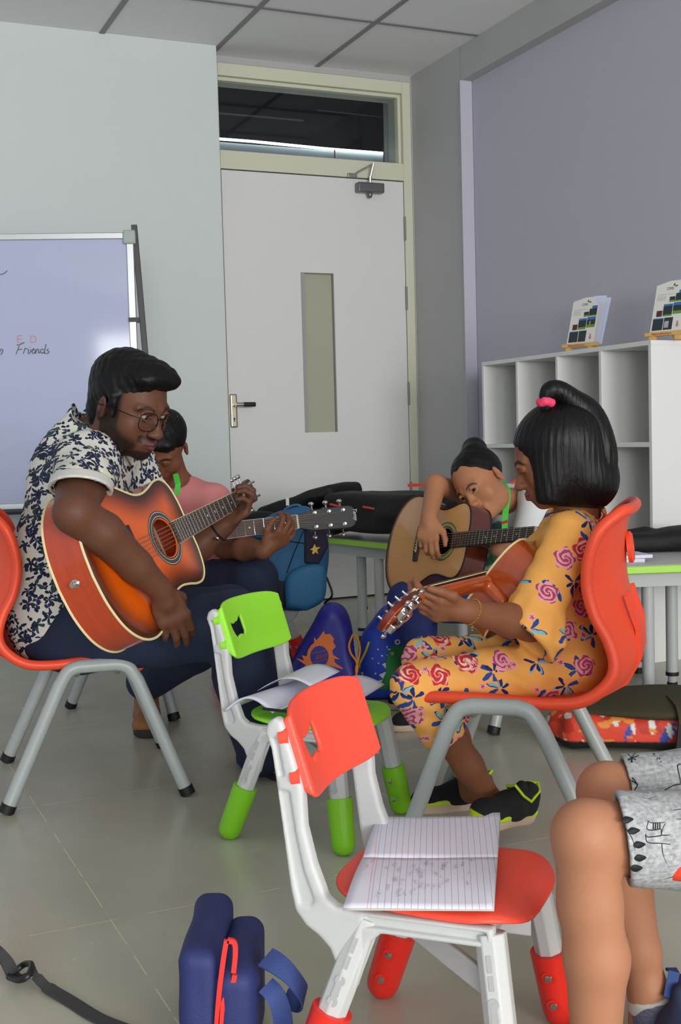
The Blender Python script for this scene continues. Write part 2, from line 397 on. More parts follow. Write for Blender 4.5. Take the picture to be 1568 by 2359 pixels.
tr = N('ShaderNodeBsdfTransparent', {0: (.8, .82, .86, 1)}); gl = N('ShaderNodeBsdfGlossy', {'Roughness': .05}); mx = N('ShaderNodeMixShader', {0: .05}); N.l.new(tr.outputs[0], mx.inputs[1]); N.l.new(gl.outputs[0], mx.inputs[2]); N.l.new(mx.outputs[0], N.n['Material Output'].inputs[0])
MB().box(2.064, 3.123, 6.115, 6.121, 2.417, 2.79).build('window_pane', gm, wn)
struct('wall_corridor', MB().box(1.4, 4.2, 6.95, 7.0, 0, 3.5).box(1.4, 4.2, 6.41, 6.95, 3.4, 3.45).box(1.4, 1.45, 6.41, 6.95, 0, 3.5).box(4.15, 4.2, 6.41, 6.95, 0, 3.5).box(1.4, 4.2, 6.41, 6.95, -.05, .0).box(1.4, 2.0, 6.19, 6.42, 0, 3.5).box(3.195, 4.2, 6.19, 6.42, 0, 3.5).box(1.4, 4.2, 6.19, 6.42, 2.87, 3.5), mat('corridor_dark', '1b1c24', .8))
t = thing('tube_light', 'long glowing white tube light seen through the glass above the door', 'light', ROOM @ TR((2.61, 6.5, 2.585)))
MB().tube([(-.72, 0, .0), (-.2, 0, .002), (.25, 0, -.006), (.72, 0, -.006)], .0075, 10).build('tube', emis('tube_glow', 'f4fff0', 8), t)
MB().box(-.74, .74, .012, .03, -.13, -.012).build('batten', mat('batten_grey', '9aa3a8', .6), t)
MB().tube([(.30, -.02, -.012), (.30, -.02, -.06)], .004, 8).build('indicator', mat('red_plastic', 'a02020', .4), t)
MB().tube([(.25, .1, .24), (.75, .1, .235)], .004, 6).tube([(-.6, .2, .2), (.2, .2, .2)], .006, 6).build('conduit', mat('conduit_grey', '5a5c66', .5), t)
# ------------------------------------------------------------------ whiteboard on a stand
bp = at(318, 1020, 5.15); u = nrm((at(315, 542, 5.15)-at(0, 545, 5.097))*np.array([1, 1, 0])); nn = np.array([u[1], -u[0], 0])
zt = at(315, 545, 5.15)[2]; zb = at(20, 1165, 5.10)[2]
wb = thing('whiteboard', 'large white marker board with aluminium frame on a stand against the left wall', 'whiteboard', frame((bp[0], bp[1], 0), u, -nn, (0, 0, 1)))
M_alu = mat('aluminium', 'c4c6c4', .35, .7)
M_wb = mat('board_enamel', 'b8bfdc', .07, spec=.4)
MB().box(-2.0, -.012, -.004, .012, zb, zt).build('panel', M_wb, wb)
MB().box(-2.01, .008, -.012, .016, zt-.01, zt+.017).box(-2.01, .008, -.012, .016, zb-.017, zb+.01).box(-.018, .013, -.012, .016, zb-.01, zt+.012).build('frame', M_alu, wb, bev=.003)
SDF().box((-.005, 0, zt-.003), (.027, .02, .03), rd=.007).build('corner_cap', mat('cap_grey', 'a9b4ad', .5), wb, res=.004)
MB().box(-1.7, -.45, -.07, -.01, zb-.035, zb-.02).box(-1.7, -.45, -.07, -.066, zb-.035, zb-.012).build('pen_tray', mat('tray_dark', '2f3440', .5), wb, bev=.002)
p0 = Vector((.015, .035, zt+.055))
MB().tube([p0, (.024, .035, zt-.12), (.076, .07, .56), (.092, .08, .02)], .0178, 4, rot=.78).build('stand_post', mat('post_dark', '3d3a42', .45), wb, bev=.002)
MB().box(-.019, .024, -.017, .036, 1.412, 1.431).build('clamp', M_dark, wb)
MB().tube([(.092, -.25, .02), (.092, .35, .02)], .015, 8).build('foot_bar', mat('post_dark2', '3d3a42', .45), wb)
MB().tube([(-2.03, .03, zt), (-2.03, .03, .02)], .015, 8).build('stand_post', bpy.data.materials['post_dark'], wb)
def stroke(name, strokes, ox, oz, s, m, r=.0019):
    b = MB()
    for st in strokes:
        P = spl([(ox+x*s, -.0045, oz+y*s) for x, y in st], 5) if len(st) > 2 else [(ox+x*s, -.0045, oz+y*s) for x, y in st]
        b.tube(P, r, 5)
    return b.build(name, m, wb)
def loc(px, py):
    q = Vector(tuple(at(px, py, 5.11))); return WM[wb.name].inverted() @ q
M_mk = mat('marker_black', '5b5f63', .6); M_mr = mat('marker_red', 'dc9a9c', .6)
q = loc(35, 817); sc = 2760/5.11
FR = [[(.3, 0), (1.2, 2.2)], [(.55, 2.3), (1.6, 2.5), (2.5, 2.945)], [(.7, 1.1), (1.9, 1.3)],
      [(2.1, .1), (2.5, 1.2), (2.6, 1.5), (2.9, 1.35), (3.3, 1.2)], [(3.5, 1.2), (3.3, .3), (3.7, .2), (4.1, 1.2)],
      [(4.1, .6), (4.8, 1.2), (4.6, 1.3), (4.3, .6), (4.5, .15), (5.1, .5)], [(5.1, 1.2), (5.1, .1), (5.5, 1.1), (5.9, 1.1), (5.9, .2), (6.3, .5)],
      [(7.2, .95), (6.7, 1.2), (6.4, .6), (6.7, .15), (7.2, .5)], [(7.8, 2.4), (7.3, .2), (7.6, .2)], [(8.4, 1.2), (8.0, .9), (8.5, .5), (8.1, .05), (7.7, .2)], [(3.75, 1.75), (3.85, 1.85)]]
stroke('handwriting', FR, q[0], q[2], 9.1/sc, M_mk)
q = loc(42, 790); [stroke('handwriting', st_, q[0], q[2], 9.5/sc, M_mr) for st_ in ([[(1.1, 0), (0, .1), (.1, 1.6), (1.2, 1.6)], [(0, .8), (.9, .85)]], [[(3, 0), (3.1, 1.5)], [(2.9, 1.5), (4.2, 1.4), (4.1, .2), (3, 0)]])]; 0 and stroke('', [], q[0], q[2], 9.5/sc, M_mr)
q = loc(0, 632); stroke('handwriting', [[(-3, .6), (-1.5, 1.4), (-.4, .6), (0, -.1), (1.0, 0), (1.9, .7)]], q[0], q[2], 9.5/sc, M_mk)
q = loc(0, 817); stroke('handwriting', [[(-2, .2), (-.5, 1.2), (0, .4), (.5, 1.2), (.9, .9), (.4, -.1)]], q[0], q[2], 9.5/sc, M_mk)
# ------------------------------------------------------------------ cubby shelf
sh = thing('cubby_shelf', 'tall white open cubby shelf along the lilac wall', 'shelf', ROOM @ TR((2.945, 0, 0)))
def apl(x, y, A):
    d = FW+RT*(x-784)/FPX+UP*(1179.5-y)/FPX; a = np.array([.9135, .4067, 0]); P = CP+d*A/(d@a); return P@np.array([-.4067, .9135, 0]), P[2]
bs1 = apl(1110, 900, 2.945)[0]; bs0 = apl(1500, 900, 2.945)[0]; ztop = apl(1500, 783, 2.945)[1]; zmid = apl(1500, 1019, 2.945)[1]
cells = [apl(x, 900, 2.945)[0] for x in (1190, 1282, 1382)]
t_ = .018; DP = .318
zs = [zmid, zmid-(ztop-zmid), zmid-2*(ztop-zmid), .06]
MB().box(0, DP, bs0, bs1, ztop-t_, ztop).build('top_board', M_white, sh, bev=.0015)
MB().box(0, DP, bs0, bs0+t_, 0, ztop-t_).build('side_board', M_white, sh, bev=.0015)
MB().box(0, DP, bs1-t_, bs1, 0, ztop-t_).build('side_board', M_white, sh, bev=.0015)
MB().box(DP-.008, DP, bs0+t_, bs1-t_, .06, ztop-t_).build('back_board', mat('back_panel', 'c9cabb', .6), sh)
for z in zs: MB().box(.001, DP-.008, bs0+t_, bs1-t_, z-t_, z).build('shelf_board', M_white, sh, bev=.0015)
for b in cells: MB().box(.0005, DP-.008, b-t_/2, b+t_/2, .062, ztop-t_).build('divider', M_white, sh, bev=.0015)
# brochure stands on the shelf
M_pine = mat('pine', 'd9b06c', .5, var=.15, bscale=14, stretch=(1, 1, 8))
def tri(*p): return list(p)
def easel_pair(a, b, rz, lab1, lab2, open_right):
    M4 = ROOM @ TR((a, b, ztop), rz)      # local: x = along width (towards camera side), y = depth away, z up ; faces -y
    e = thing('brochure_stand', lab1, 'display stand', M4, 'pine display stands on the shelf')
    MB().box(-.085, .085, -.012, .016, .018, .034).build('ledge', M_pine, e, bev=.002)
    for x in (-.055, .055): MB().box(x-.012, x+.012, -.01, .012, 0, .018).build('foot', M_pine, e, bev=.001)
    for x in (-.05, .05): MB().obox((x, .035, .10), (1, 0, 0), nrm((0, 1, -.35)), nrm((0, .35, 1)), .009, .004, .09).build('upright', M_pine, e)
    MB().obox((.0, .07, .045), (1, 0, 0), nrm((0, 1, .8)), nrm((0, -.8, 1)), .02, .004, .06).build('back_leg', M_pine, e)
    text('lettering', 'NatureNurture', .0135, Matrix.Translation((-.052, -.0125, .0215)) @ Matrix.Rotation(math.pi/2, 4, 'X'), mat('burnt_red', 'b8401c', .6), e, ext=.0003)
    tl = .30; T = M4 @ Matrix.Translation((0, .002, .034)) @ Matrix.Rotation(-tl, 4, 'X')
    l = thing('brochure', lab2, 'brochure', T, 'brochures on the pine stands')
    M_pap = mat('gloss_card', 'e6e4de', .35)
    H = .205; W = .068
    MB().prism([(-W, 0), (W, 0), (W, H*.80), (W*.82, H*.86), (.028, H), (-.012, H), (-W, H*.93)], -.0008, .0008, Matrix.Rotation(math.pi/2, 4, 'X')).build('cover', M_pap, l)
    Q = Matrix.Rotation(.0, 4, 'Z')
    MB().obox((.052, .016, H*.52), nrm((1, .12, 0)), nrm((-.12, 1, 0)), (0, 0, 1), .030, .0008, H*.52).obox((.066, .022, H*.5), nrm((1, .2, .0)), nrm((-.2, 1, 0)), nrm((.05, 0, 1)), .03, .0008, H*.5).build('inner_leaf', mat('leaf_paper', 'd4dbf2', .5), l)
    def R(x0, x1, z0, z1, c, n='printed_photo', y=-.0014):
        return MB().box(W*x0, W*x1, y, -.0007, H*z0, H*z1), c
    M_ph = {k: mat('print_'+k, c, .4, var=.45, bscale=70) for k, c in dict(sky='3f72b8', dk='2c3a3a', gr='6f9a3e', br='5c2f2a', gy='aeb0bd', og='b98b2e').items()}
    for x0, x1, z0, z1, kk in ((-.9, -.25, .03, .25, 'dk'), (-.9, -.25, .22, .27, 'sky'), (-.2, .35, .03, .27, 'dk'), (-.15, .12, .07, .2, 'gy'), (-.75, -.4, .30, .42, 'br'),
                               (-.35, .22, .33, .50, 'dk'), (-.35, .22, .48, .54, 'sky'), (-.35, .22, .30, .35, 'gr'), (.26, .88, .36, .53, 'dk'), (.26, .88, .50, .56, 'sky'), (.26, .88, .33, .39, 'gr'),
                               (-.05, .30, .60, .68, 'dk'), (-.05, .88, .575, .61, 'gr'), (.33, .88, .60, .74, 'dk'), (.5, .88, .70, .80, 'sky'), (-.08, .05, .345, .45, 'og'), (.45, .55, .38, .47, 'og')):
        b, c = R(x0, x1, z0, z1, kk, y=-.0014-.0002*random.random()); b.build('printed_photo', M_ph[kk], l)
    for i, z in enumerate((.735, .70, .675, .65, .625)): MB().box(W*-.85, W*(.15 if i == 0 else -.3), -.0013, -.0007, H*z, H*(z+.006)).build('text_line', mat('ink_grey', '98a0a0', .5), l)
    text('logo', 'CMS', .016, Matrix.Translation((-.022, -.0012, H*.82)) @ Matrix.Rotation(math.pi/2, 4, 'X'), mat('logo_grey', '4a5860', .5), l, ext=.0003)
    MB().prism([(.004, .895*H), (.014, .90*H), (.008, .955*H)], -.0003, .0012, Matrix.Rotation(math.pi/2, 4, 'X')).build('logo_leaf', mat('logo_red', '7c2a2a', .5), l)
    MB().prism([(.013, .87*H), (.024, .88*H), (.022, .91*H), (.014, .90*H)], -.0003, .0012, Matrix.Rotation(math.pi/2, 4, 'X')).build('logo_leaf', mat('logo_green', '2e7a3c', .5), l)
    MB().sph((.045, -.0012, H*.17), .0045, 8, (1, .15, 1)).sph((.046, -.0012, H*.11), .007, 8, (.9, .12, 1.3)).build('printed_figure', mat('print_pink', 'b98a94', .5), l)
# ledge faces the camera-left; place from the photo on the shelf-top plane
def ontop(px, py): p = fl(px, py, ztop); return p@np.array([.9135, .4067, 0]), p@np.array([-.4067, .9135, 0])
def easel_at(x, y, Y): p = at(x, y, Y); return (p@np.array([.9135, .4067, 0]), p@np.array([-.4067, .9135, 0]))
RZ = math.radians(-70)
a1, b1 = 3.02, apl(1335, 800, 3.02)[0]
easel_pair(a1, b1, RZ, 'small pine stand holding a brochure on the white shelf, left of the two', 'brochure with blue and green photos on the left pine stand', True)
a2, b2 = 3.02, apl(1532, 775, 3.02)[0]
easel_pair(a2, b2, RZ, 'small pine stand on the near end of the shelf, cut by the photo edge', 'brochure on the right pine stand, cut by the photo edge', True)
# ------------------------------------------------------------------ stackable school chair: red shell on grey tube legs
M_red = mat('red_plastic_shell', 'f0502e', .38, spec=.4, bump=.0002, bscale=900)
M_leg = mat('grey_tube_paint', 'a9b0ae', .35, spec=.5)
E_ = np.array([(.192, .338), (.17, .352), (.10, .358), (0, .357), (-.10, .352), (-.165, .360), (-.21, .392), (-.226, .43), (-.214, .48), (-.188, .53), (-.174, .59), (-.18, .65), (-.20, .70), (-.236, .733), (-.25, .738)])
C_ = np.array([(.205, .328), (.18, .340), (.10, .340), (0, .336), (-.10, .335), (-.18, .345), (-.245, .38), (-.272, .43), (-.270, .48), (-.252, .53), (-.238, .59), (-.236, .65), (-.24, .70), (-.25, .734), (-.258, .738)])
W_ = np.array([.150, .188, .205, .208, .208, .205, .20, .195, .19, .187, .187, .19, .187, .165, .14])
def school_chair(pos, head, label, group='red stacking chairs'):
    M4 = TR((pos[0], pos[1], 0), head)
    t = thing('school_chair', label, 'chair', M4, group)
    n = 5; E = spl(E_, n); C = spl(C_, n); W = spl(np.c_[W_, W_], n)[:, 0]; vs = np.linspace(-1, 1, 25)
    G = np.zeros((len(E), 25, 3))
    for j, v in enumerate(vs):
        q = abs(v)**2.6; G[:, j, 0] = C[:, 0]+(E[:, 0]-C[:, 0])*q; G[:, j, 2] = C[:, 1]+(E[:, 1]-C[:, 1])*q; G[:, j, 1] = v*W
    MB().grid(G).build('seat_shell', M_red, t, mods=[('SOLIDIFY', dict(thickness=.006, offset=0))], smooth=180)
    rim = np.concatenate([G[0, ::2], G[1:, -1], G[-1, ::-2], G[-2:0:-1, 0]])
    MB().tube(rim, .0125, 10, closed=True).build('shell_rim', M_red, t, smooth=180)
    MB().lathe([(.034, 0), (.034, .008), (.028, .012), (.012, .012), (.010, .008)], (-.243, 0, .65), (-1, 0, .1), 20).build('back_boss', M_red, t)
    for k in (-1, 1):
        for yy in (.05, .10): MB().ribbon([(-.10, k*yy, .333), (-.18, k*yy, .343), (-.243, k*yy, .38), (-.270, k*yy, .43), (-.267, k*yy, .49), (-.245, k*yy, .56)], .004, .005, (0, 1, 0)).build('rib', M_red, t)
    for k in (-1, 1):
        yb, yt = k*.25, k*.222
        P = [(-.222, yb, .012), (-.085, yt, .30), (-.062, yt, .335), (-.035, yt, .346), (.055, yt, .346), (.085, yt, .335), (.108, yt, .30), (.218, yb, .012)]
        Q = np.concatenate([[P[0]], spl(P[1:4], 6), spl(P[4:7], 6), [P[7]]])
        lgo = MB().tube(Q, .0172, 14).build('leg_frame', M_leg, t, smooth=60)
        for e, d in ((P[0], P[1]), (P[-1], P[-2])):
            d = nrm(np.array(d)-e); MB().tube([np.array(e)-d*.010, np.array(e)+d*.012], .0195, 14).build('foot_cap', M_black, lgo)
    for x in (-.04, .06): MB().tube([(x, -.222, .338), (x, -.19, .322), (x, .19, .322), (x, .222, .338)], .009, 8).build('crossbar', M_leg, t)
    for k in (-1, 1): MB().prism([(.10, .318), (.145, .345), (.16, .338), (.105, .300)], k*.15-.01, k*.15+.01, Matrix.Rotation(math.pi/2, 4, 'X')).build('bracket', M_red, t)
    return t
fA = np.array([-.831, 2.887]); fB = np.array([-.411, 3.002]); hd = math.atan2(.115, .42); cm = (fA+fB)/2+.25*np.array([-math.sin(hd), math.cos(hd)])
chair_man = school_chair(cm, hd, 'red shell chair under the man with glasses, left edge of the photo')
gF = np.array([.095, 2.434]); gd = nrm([.955, -.29]); cg = gF+gd*.218+.25*np.array([.29, .955])
chair_girl = school_chair(cg, math.atan2(.29, -.955), 'red shell chair under the girl in the orange floral dress')
school_chair((.50, 3.86), math.atan2(-.51, -.86), 'red shell chair under the girl in the white shirt, behind the tan guitar')
school_chair((-.62, 4.15), math.radians(-30), 'red shell chair of the boy in pink, behind the man')
# ------------------------------------------------------------------ small adjustable kid chair
M_kw = mat('white_plastic', 'c9cac9', .42, spec=.4, bump=.0002, bscale=700)
M_kr = mat('coral_plastic', 'fb5440', .4, spec=.4); M_kr2 = mat('red_sleeve', 'ee2f22', .35); M_kg = mat('lime_plastic', '9bea3a', .4, spec=.4); M_kg2 = mat('lime_sleeve', '7fc81e', .35)
M_screw = mat('screw', 'c8c8c4', .25, 1)
SIDE = [(-.183, .498), (-.178, .512), (-.168, .519), (-.157, .515), (-.152, .502), (-.129, .425), (-.127, .37), (-.115, .32), (-.098, .275), (-.085, .265), (-.06, .262), (.135, .262), (.135, .238), (.128, .235),
        (-.02, .235), (-.035, .222), (-.06, .150), (-.085, .155), (-.088, .187), (-.095, .205), (-.11, .220), (-.13, .233), (-.145, .252), (-.151, .28), (-.160, .36), (-.168, .43), (-.174, .475)]
HOLE = [(-.062, .034), (-.044, .021), (-.028, .019), (-.022, .025), (-.008, .023), (.014, .044), (.021, .044), (.024, .02), (.026, -.02), (.018, -.035), (.008, -.03), (-.004, -.026), (-.022, -.031), (-.03, -.044), (-.044, -.022), (-.055, .0)]
def kid_chair(pos, head, label, Mb, Ms, full=True, group='small kids chairs with coloured leg sleeves'):
    M4 = TR((pos[0], pos[1], 0), head); t = thing('kids_chair', label, 'chair', M4, group)
    for k in (-1, 1):
        S = SDF().ext(SIDE, k*.132-.0115, k*.132+.0115, rd=.006, k=.002, axis=1)
        yo = k*.1435
        for P in ([(-.171, .492), (-.164, .492), (-.155, .440), (-.163, .436)], [(-.163, .42), (-.148, .418), (-.140, .36), (-.130, .31), (-.115, .27), (-.120, .262), (-.137, .262), (-.145, .30), (-.154, .36)]):
            S.ext(P, yo-.004, yo+.004, rd=.0015, k=.002, op='s', axis=1)
        S.ext([(-.045, .2435), (.125, .2435), (.125, .2565), (-.045, .2565)], yo-.009, yo+.009, rd=.001, k=.002, op='s', axis=1)
        S.build('side_frame', M_kw, t, res=.0027)
        for xt, xf in ((-.045, -.138), (.126, .160)):
            top = np.array([xt, k*.122, .250]); ft = np.array([xf, k*.157, .0]); d = nrm(ft-top)
            l = MB().tube([top, ft-d*.03], .0215, 8, rot=math.pi/8).build('leg', M_kw, t, smooth=20, bev=.002)
            s1 = top+(ft-top)*.52; L = np.linalg.norm(ft-s1)
            sl = MB().lathe([(.0285, 0), (.0285, .004), (.0275, L*.45), (.0265, L-.026), (.024, L-.014), (.018, L-.006), (.009, L-.001), (.001, L)], s1, d, 20).build('leg_sleeve', Ms, l, smooth=60)
            for q in (.25, .62):
                c = s1+(ft-s1)*q; o = nrm(np.cross(d, (1, 0, 0))*k*-1 if np.cross(d, (1, 0, 0))[1]*k*-1*k < 0 else np.cross(d, (1, 0, 0))*k)
                MB().lathe([(.0105, -.001), (.0105, .0015), (.0072, .0015)], c+o*.0272, o, 14).build('sleeve_boss', Ms, l)
                MB().lathe([(.0062, 0), (.0055, .0022), (.0025, .003)], c+o*.0285, o, 12).build('screw', M_screw, l)
            # keyhole slots on the outer face
            o = np.array([0, k, 0.]); w = nrm(np.cross(d, o)); o = nrm(np.cross(w, d))
            b = MB()
            for h0, h1, ww in ((.10, .18, .0035), (.20, .27, .0035)): b.obox(top+(ft-top)*((h0+h1)/2)+o*.0198, d, w, o, (h1-h0)/2*.27, ww, .0012)
            b.build('slot', mat('slot_shade', 'b4b4b2', .5) if 'slot_shade' not in bpy.data.materials else bpy.data.materials['slot_shade'], l)
            kh = MB()
            for h, r in ((.335, .0075), (.41, .0055), (.45, .0075)): kh.lathe([(r, 0), (r, .0012)], top+(ft-top)*h+o*.0196, o, 12)
            kh.obox(top+(ft-top)*.39+o*.0200, d, w, o, .015, .0045, .0010); kh.build('key_slot', bpy.data.materials['slot_shade'], l)
    for xt in (-.03, .115): MB().box(xt-.012, xt+.012, -.125, .125, .236, .258).build('cross_rail', M_kw, t, bev=.003)
    for k in (-1, 1):
        MB().obox((.04, k*.06, .19), nrm((1, k*.6, -.25)), nrm((-.6*k, 1, 0)), (0, 0, 1), .10, .005, .018).build('brace', M_kw, t, bev=.003)
        for x in (-.02, .09): MB().lathe([(.012, 0), (.012, .018)], (x, k*.112, .238), (0, 0, 1), 14).build('seat_peg', M_kw, t)
    # seat
    sp = []
    for i in range(48):
        a = 2*math.pi*i/48; cx, sy = math.cos(a), math.sin(a); x = .028+.146*math.copysign(abs(cx)**.55, cx); y = math.copysign(abs(sy)**.6, sy)*(.138+.010*(x-.03)/.14); sp.append((x, y))
    S = SDF().ext(sp, -.0045, .0045, rd=.004, k=.002, axis=2)
    def dz(V):
        V = V.copy(); x, y = V[:, 0], V[:, 1]
        V[:, 2] += .272-.012*np.exp(-((x+.01)/.08)**2-(y/.09)**2)-.018*np.clip((x-.11)/.06, 0, 1)**2-.006*np.clip((np.abs(y)-.11)/.03, 0, 1)**2+.006*np.clip((-.08-x)/.04, 0, 1)
        return V
    S.build('seat', Mb, t, res=.003, deform=dz)
    # backrest: rounded panel with a cat-face cut-out, edges folded back
    hw, hh = .149, .069; bp_ = []
    for i in range(64):
        a = 2*math.pi*i/64; cx, sy = math.cos(a), math.sin(a); bp_.append((hw*math.copysign(abs(cx)**.42, cx), hh*math.copysign(abs(sy)**.5, sy)))
    S = SDF().ext(bp_, -.004, .004, rd=.003, k=.002, axis=2).ext([(x*.80-.050, y*.58) for x, y in HOLE], -.02, .02, rd=.001, k=.003, op='s', axis=2)
    def db(V):
        y = V[:, 0]; v = V[:, 1]; n = V[:, 2]
        o = np.maximum(np.abs(y)-.129, 0); x = -.134-.30*v-.022*(1-np.clip(y/.129, -1, 1)**2)-o*.95+n*np.where(o > 0, .5, 1)
        y = np.sign(y)*(np.minimum(np.abs(y), .129)+o*.35+np.where(o > 0, n*.8, 0))
        return np.c_[x, y, .466+v*.97+n*.3]
    bko = S.build('backrest', Mb, t, res=.0026, deform=db)
    for k in (-1, 1):
        for z, x0 in ((.492, -.158), (.437, -.142)): MB().tube([(x0-.004, k*.136, z), (x0+.002, k*.135, z+.001), (x0+.008, k*.134, z+.002)], [.0115, .012, .0115], 14).build('peg', Mb, bko)
    return t
hr = math.atan2(-.377, .926)
cr = np.array([.036, 1.884])*.5+np.array([.301, 1.776])*.5+.155*np.array([math.sin(hr), -math.cos(hr)])
chair_red = kid_chair(cr, hr, 'small white chair with coral red seat and backrest, nearest the camera', M_kr, M_kr2)
g1 = np.array([-.28, 2.667]); g2 = np.array([-.028, 2.54]); hg = math.atan2(*(g2-g1)[::-1]); cgr = (g1+g2)/2+.155*np.array([-math.sin(hg), math.cos(hg)])
chair_green = kid_chair(cgr, hg, 'small white chair with lime green seat, backrest and leg sleeves', M_kg, M_kg2)
chair_bp = kid_chair((-.300, 4.535), math.radians(175), 'small white chair with red leg sleeves, under the hanging blue backpack', M_kr, M_kr2)
# ------------------------------------------------------------------ guitars
def vcol(name, rough, coat, spec=.5): return mat(name, None, rough, coat=coat, spec=spec, attr=True)
M_top = vcol('lacquered_top', .3, .7); M_ivory = mat('ivory_binding', 'e6dbb0', .4); M_rose = mat('rosewood', '3a2620', .45, var=.3, bscale=30); M_str = mat('string_steel', 'c8b8a0', .3, .9)
OUT = [(-.36, 0), (-.352, .07), (-.325, .135), (-.28, .178), (-.225, .194), (-.165, .183), (-.11, .155), (-.06, .130), (-.02, .124), (.02, .130), (.06, .140), (.095, .138), (.122, .115), (.135, .07), (.136, .028)]
def guitar(M4, s, label, top, edge, side, hcol, bind, rosette, dots=(7, 5, 3, 9), pick=None, group='acoustic guitars', burst=.06, fcol=None, logo=None, neckc=None, back=None, bindr=.0032):
    t = thing('acoustic_guitar', label, 'guitar', M4 @ Matrix.Scale(s, 4), group)
    P = spl(OUT, 5); out = np.concatenate([P, P[::-1][:, :]*[1, -1]]); out = np.array([p for i, p in enumerate(out) if i == 0 or np.linalg.norm(p-out[i-1]) > 1e-4])
    out = out[:-1] if np.linalg.norm(out[0]-out[-1]) < 1e-4 else out; n = len(out); dp = -.098
    cen = np.array([-.13, 0]); ct, ce, cs = [np.array(lin(c)[:3]) for c in (top, edge, side)]
    # soundboard with a real sound hole
    K = 14; V = []; F = []; C = []
    th = np.array([math.atan2(p[1], p[0]) for p in out]); hr_ = .049
    for k in range(K+1):
        f = k/K
        for i, p in enumerate(out):
            h = np.array([math.cos(th[i]), math.sin(th[i])])*hr_; q = h+(p-h)*f; V.append((q[0], q[1], 0))
            e = np.min(np.linalg.norm(out-q, axis=1)); w = min(1, e/burst); w = w*w*(3-2*w); C.append(ce*(1-w)+ct*w)
    for k in range(K):
        for i in range(n): j = (i+1) % n; F.append((k*n+i, (k+1)*n+i, (k+1)*n+j, k*n+j)[::-1])
    # orient up
    a, b, c = [np.array(V[q]) for q in F[0][:3]]
    if np.cross(b-a, c-a)[2] < 0: F = [q[::-1] for q in F]
    mk('soundboard', V, F, M_top, t, col=np.array(C), mods=[('SOLIDIFY', dict(thickness=.003, offset=-1))])
    zs_ = np.linspace(0, dp, 6); V = [(p[0], p[1], z) for z in zs_ for p in out]; F = []
    for k in range(5):
        for i in range(n): j = (i+1) % n; F.append((k*n+i, k*n+j, (k+1)*n+j, (k+1)*n+i))
    a, b, c = [np.array(V[q]) for q in F[3][:3]]
    if np.cross(b-a, c-a)@np.array([*(a[:2]-cen), 0]) < 0: F = [q[::-1] for q in F]
    Msd = mat('lacquered_side', side, .22, coat=.8, var=.25, bscale=6, stretch=(2, 2, 14)); mk('side', V, F, Msd, t)
    V = [(p[0], p[1], dp) for p in out]+[(cen[0], 0, dp-.006)]; mk('back', V, [((i+1) % n, i, n) for i in range(n)], mat('lacquered_back', back or side, .2, coat=.8, var=.25, bscale=8), t)
    M_b = mat('binding', bind, .4) if isinstance(bind, str) else bind
    for z in (-.001, dp+.001): MB().tube([(p[0], p[1], z) for p in out], bindr, 6, closed=True).build('binding', M_b, t)
    MB().lathe([(.0475, -.0905), (.0475, -.09)], n=24).build('inner_label', mat('label_wood', 'b99a63', .7), t)
    for r0, r1, c in rosette:
        G = [[(r*math.cos(a), r*math.sin(a), .0007) for r in (r0, r1)] for a in np.linspace(0, 2*math.pi, 49)]; MB().grid(G, True).build('rosette', mat('rosette_ring', c, .4, var=.35, bscale=200), t)
    xn, xs = .495, -.155; wn_, wb_ = .0215, .0285
    def fw(x): return wn_+(wb_-wn_)*(xn-x)/(xn-.05)
    fb = MB().prism([(.048, -fw(.048)), (xn, -wn_), (xn, wn_), (.048, fw(.048))], .0, .0075); fbo = fb.build('fretboard', mat('fretboard_wood', fcol or '2e211d', .45, var=.2, bscale=25), t, bev=.0008)
    for k in range(1, 20):
        x = xs+.65*(1-2**(-0))+.65-.65*(1-2**(-k/12)); x = xn-.65*(1-2**(-k/12))
        MB().box(x-.0008, x+.0008, -fw(x), fw(x), .0072, .0088).build('fret', M_chrome, fbo)
    for k in dots:
        x = xn-.65*(1-2**(-(k-.5)/12)); MB().lathe([(.003, .0074), (.003, .0079)], (x, 0, 0), n=10).build('fret_dot', M_ivory, fbo)
    for y in (-1, 1): MB().tube([(.05, y*fw(.05), .004), (xn, y*wn_, .004)], .0016, 5).build('neck_binding', M_b, t)
    MB().box(xn, xn+.006, -wn_, wn_, 0, .0098).build('nut', M_ivory, t)
    S = SDF().ext([(.10, -.026), (xn+.02, -.0215), (xn+.02, .0215), (.10, .026)], -.02, .0, rd=.004, k=.004).cone((.13, 0, -.006), (xn, 0, -.004), .021, .018, .008)
    S.cone((.128, 0, -.02), (.145, 0, -.085), .024, .014, .012).cut((0, 0, 0), (0, 0, 1)).cut((.137, 0, 0), (-1, 0, 0))
    Mn = mat('neck_wood', neckc or side, .25, coat=.6, var=.2, bscale=12); S.build('neck', Mn, t, res=.004)
    HT = Matrix.Translation((xn+.004, 0, .002)) @ Matrix.Rotation(math.radians(13), 4, 'Y')
    HP = [(0, -.0215), (.02, -.026), (.045, -.033), (.17, -.036), (.185, -.030), (.193, -.012), (.196, 0), (.193, .012), (.185, .030), (.17, .036), (.045, .033), (.02, .026), (0, .0215)]
    hso = MB().prism(HP, -.014, .001, HT).build('headstock', mat('headstock_veneer', hcol, .5, coat=.1), t, bev=.002)
    hb = MB().prism([(x*.985+.001, y*.985) for x, y in HP], -.0165, -.0135, HT); hb.build('headstock_back', Mn, t)
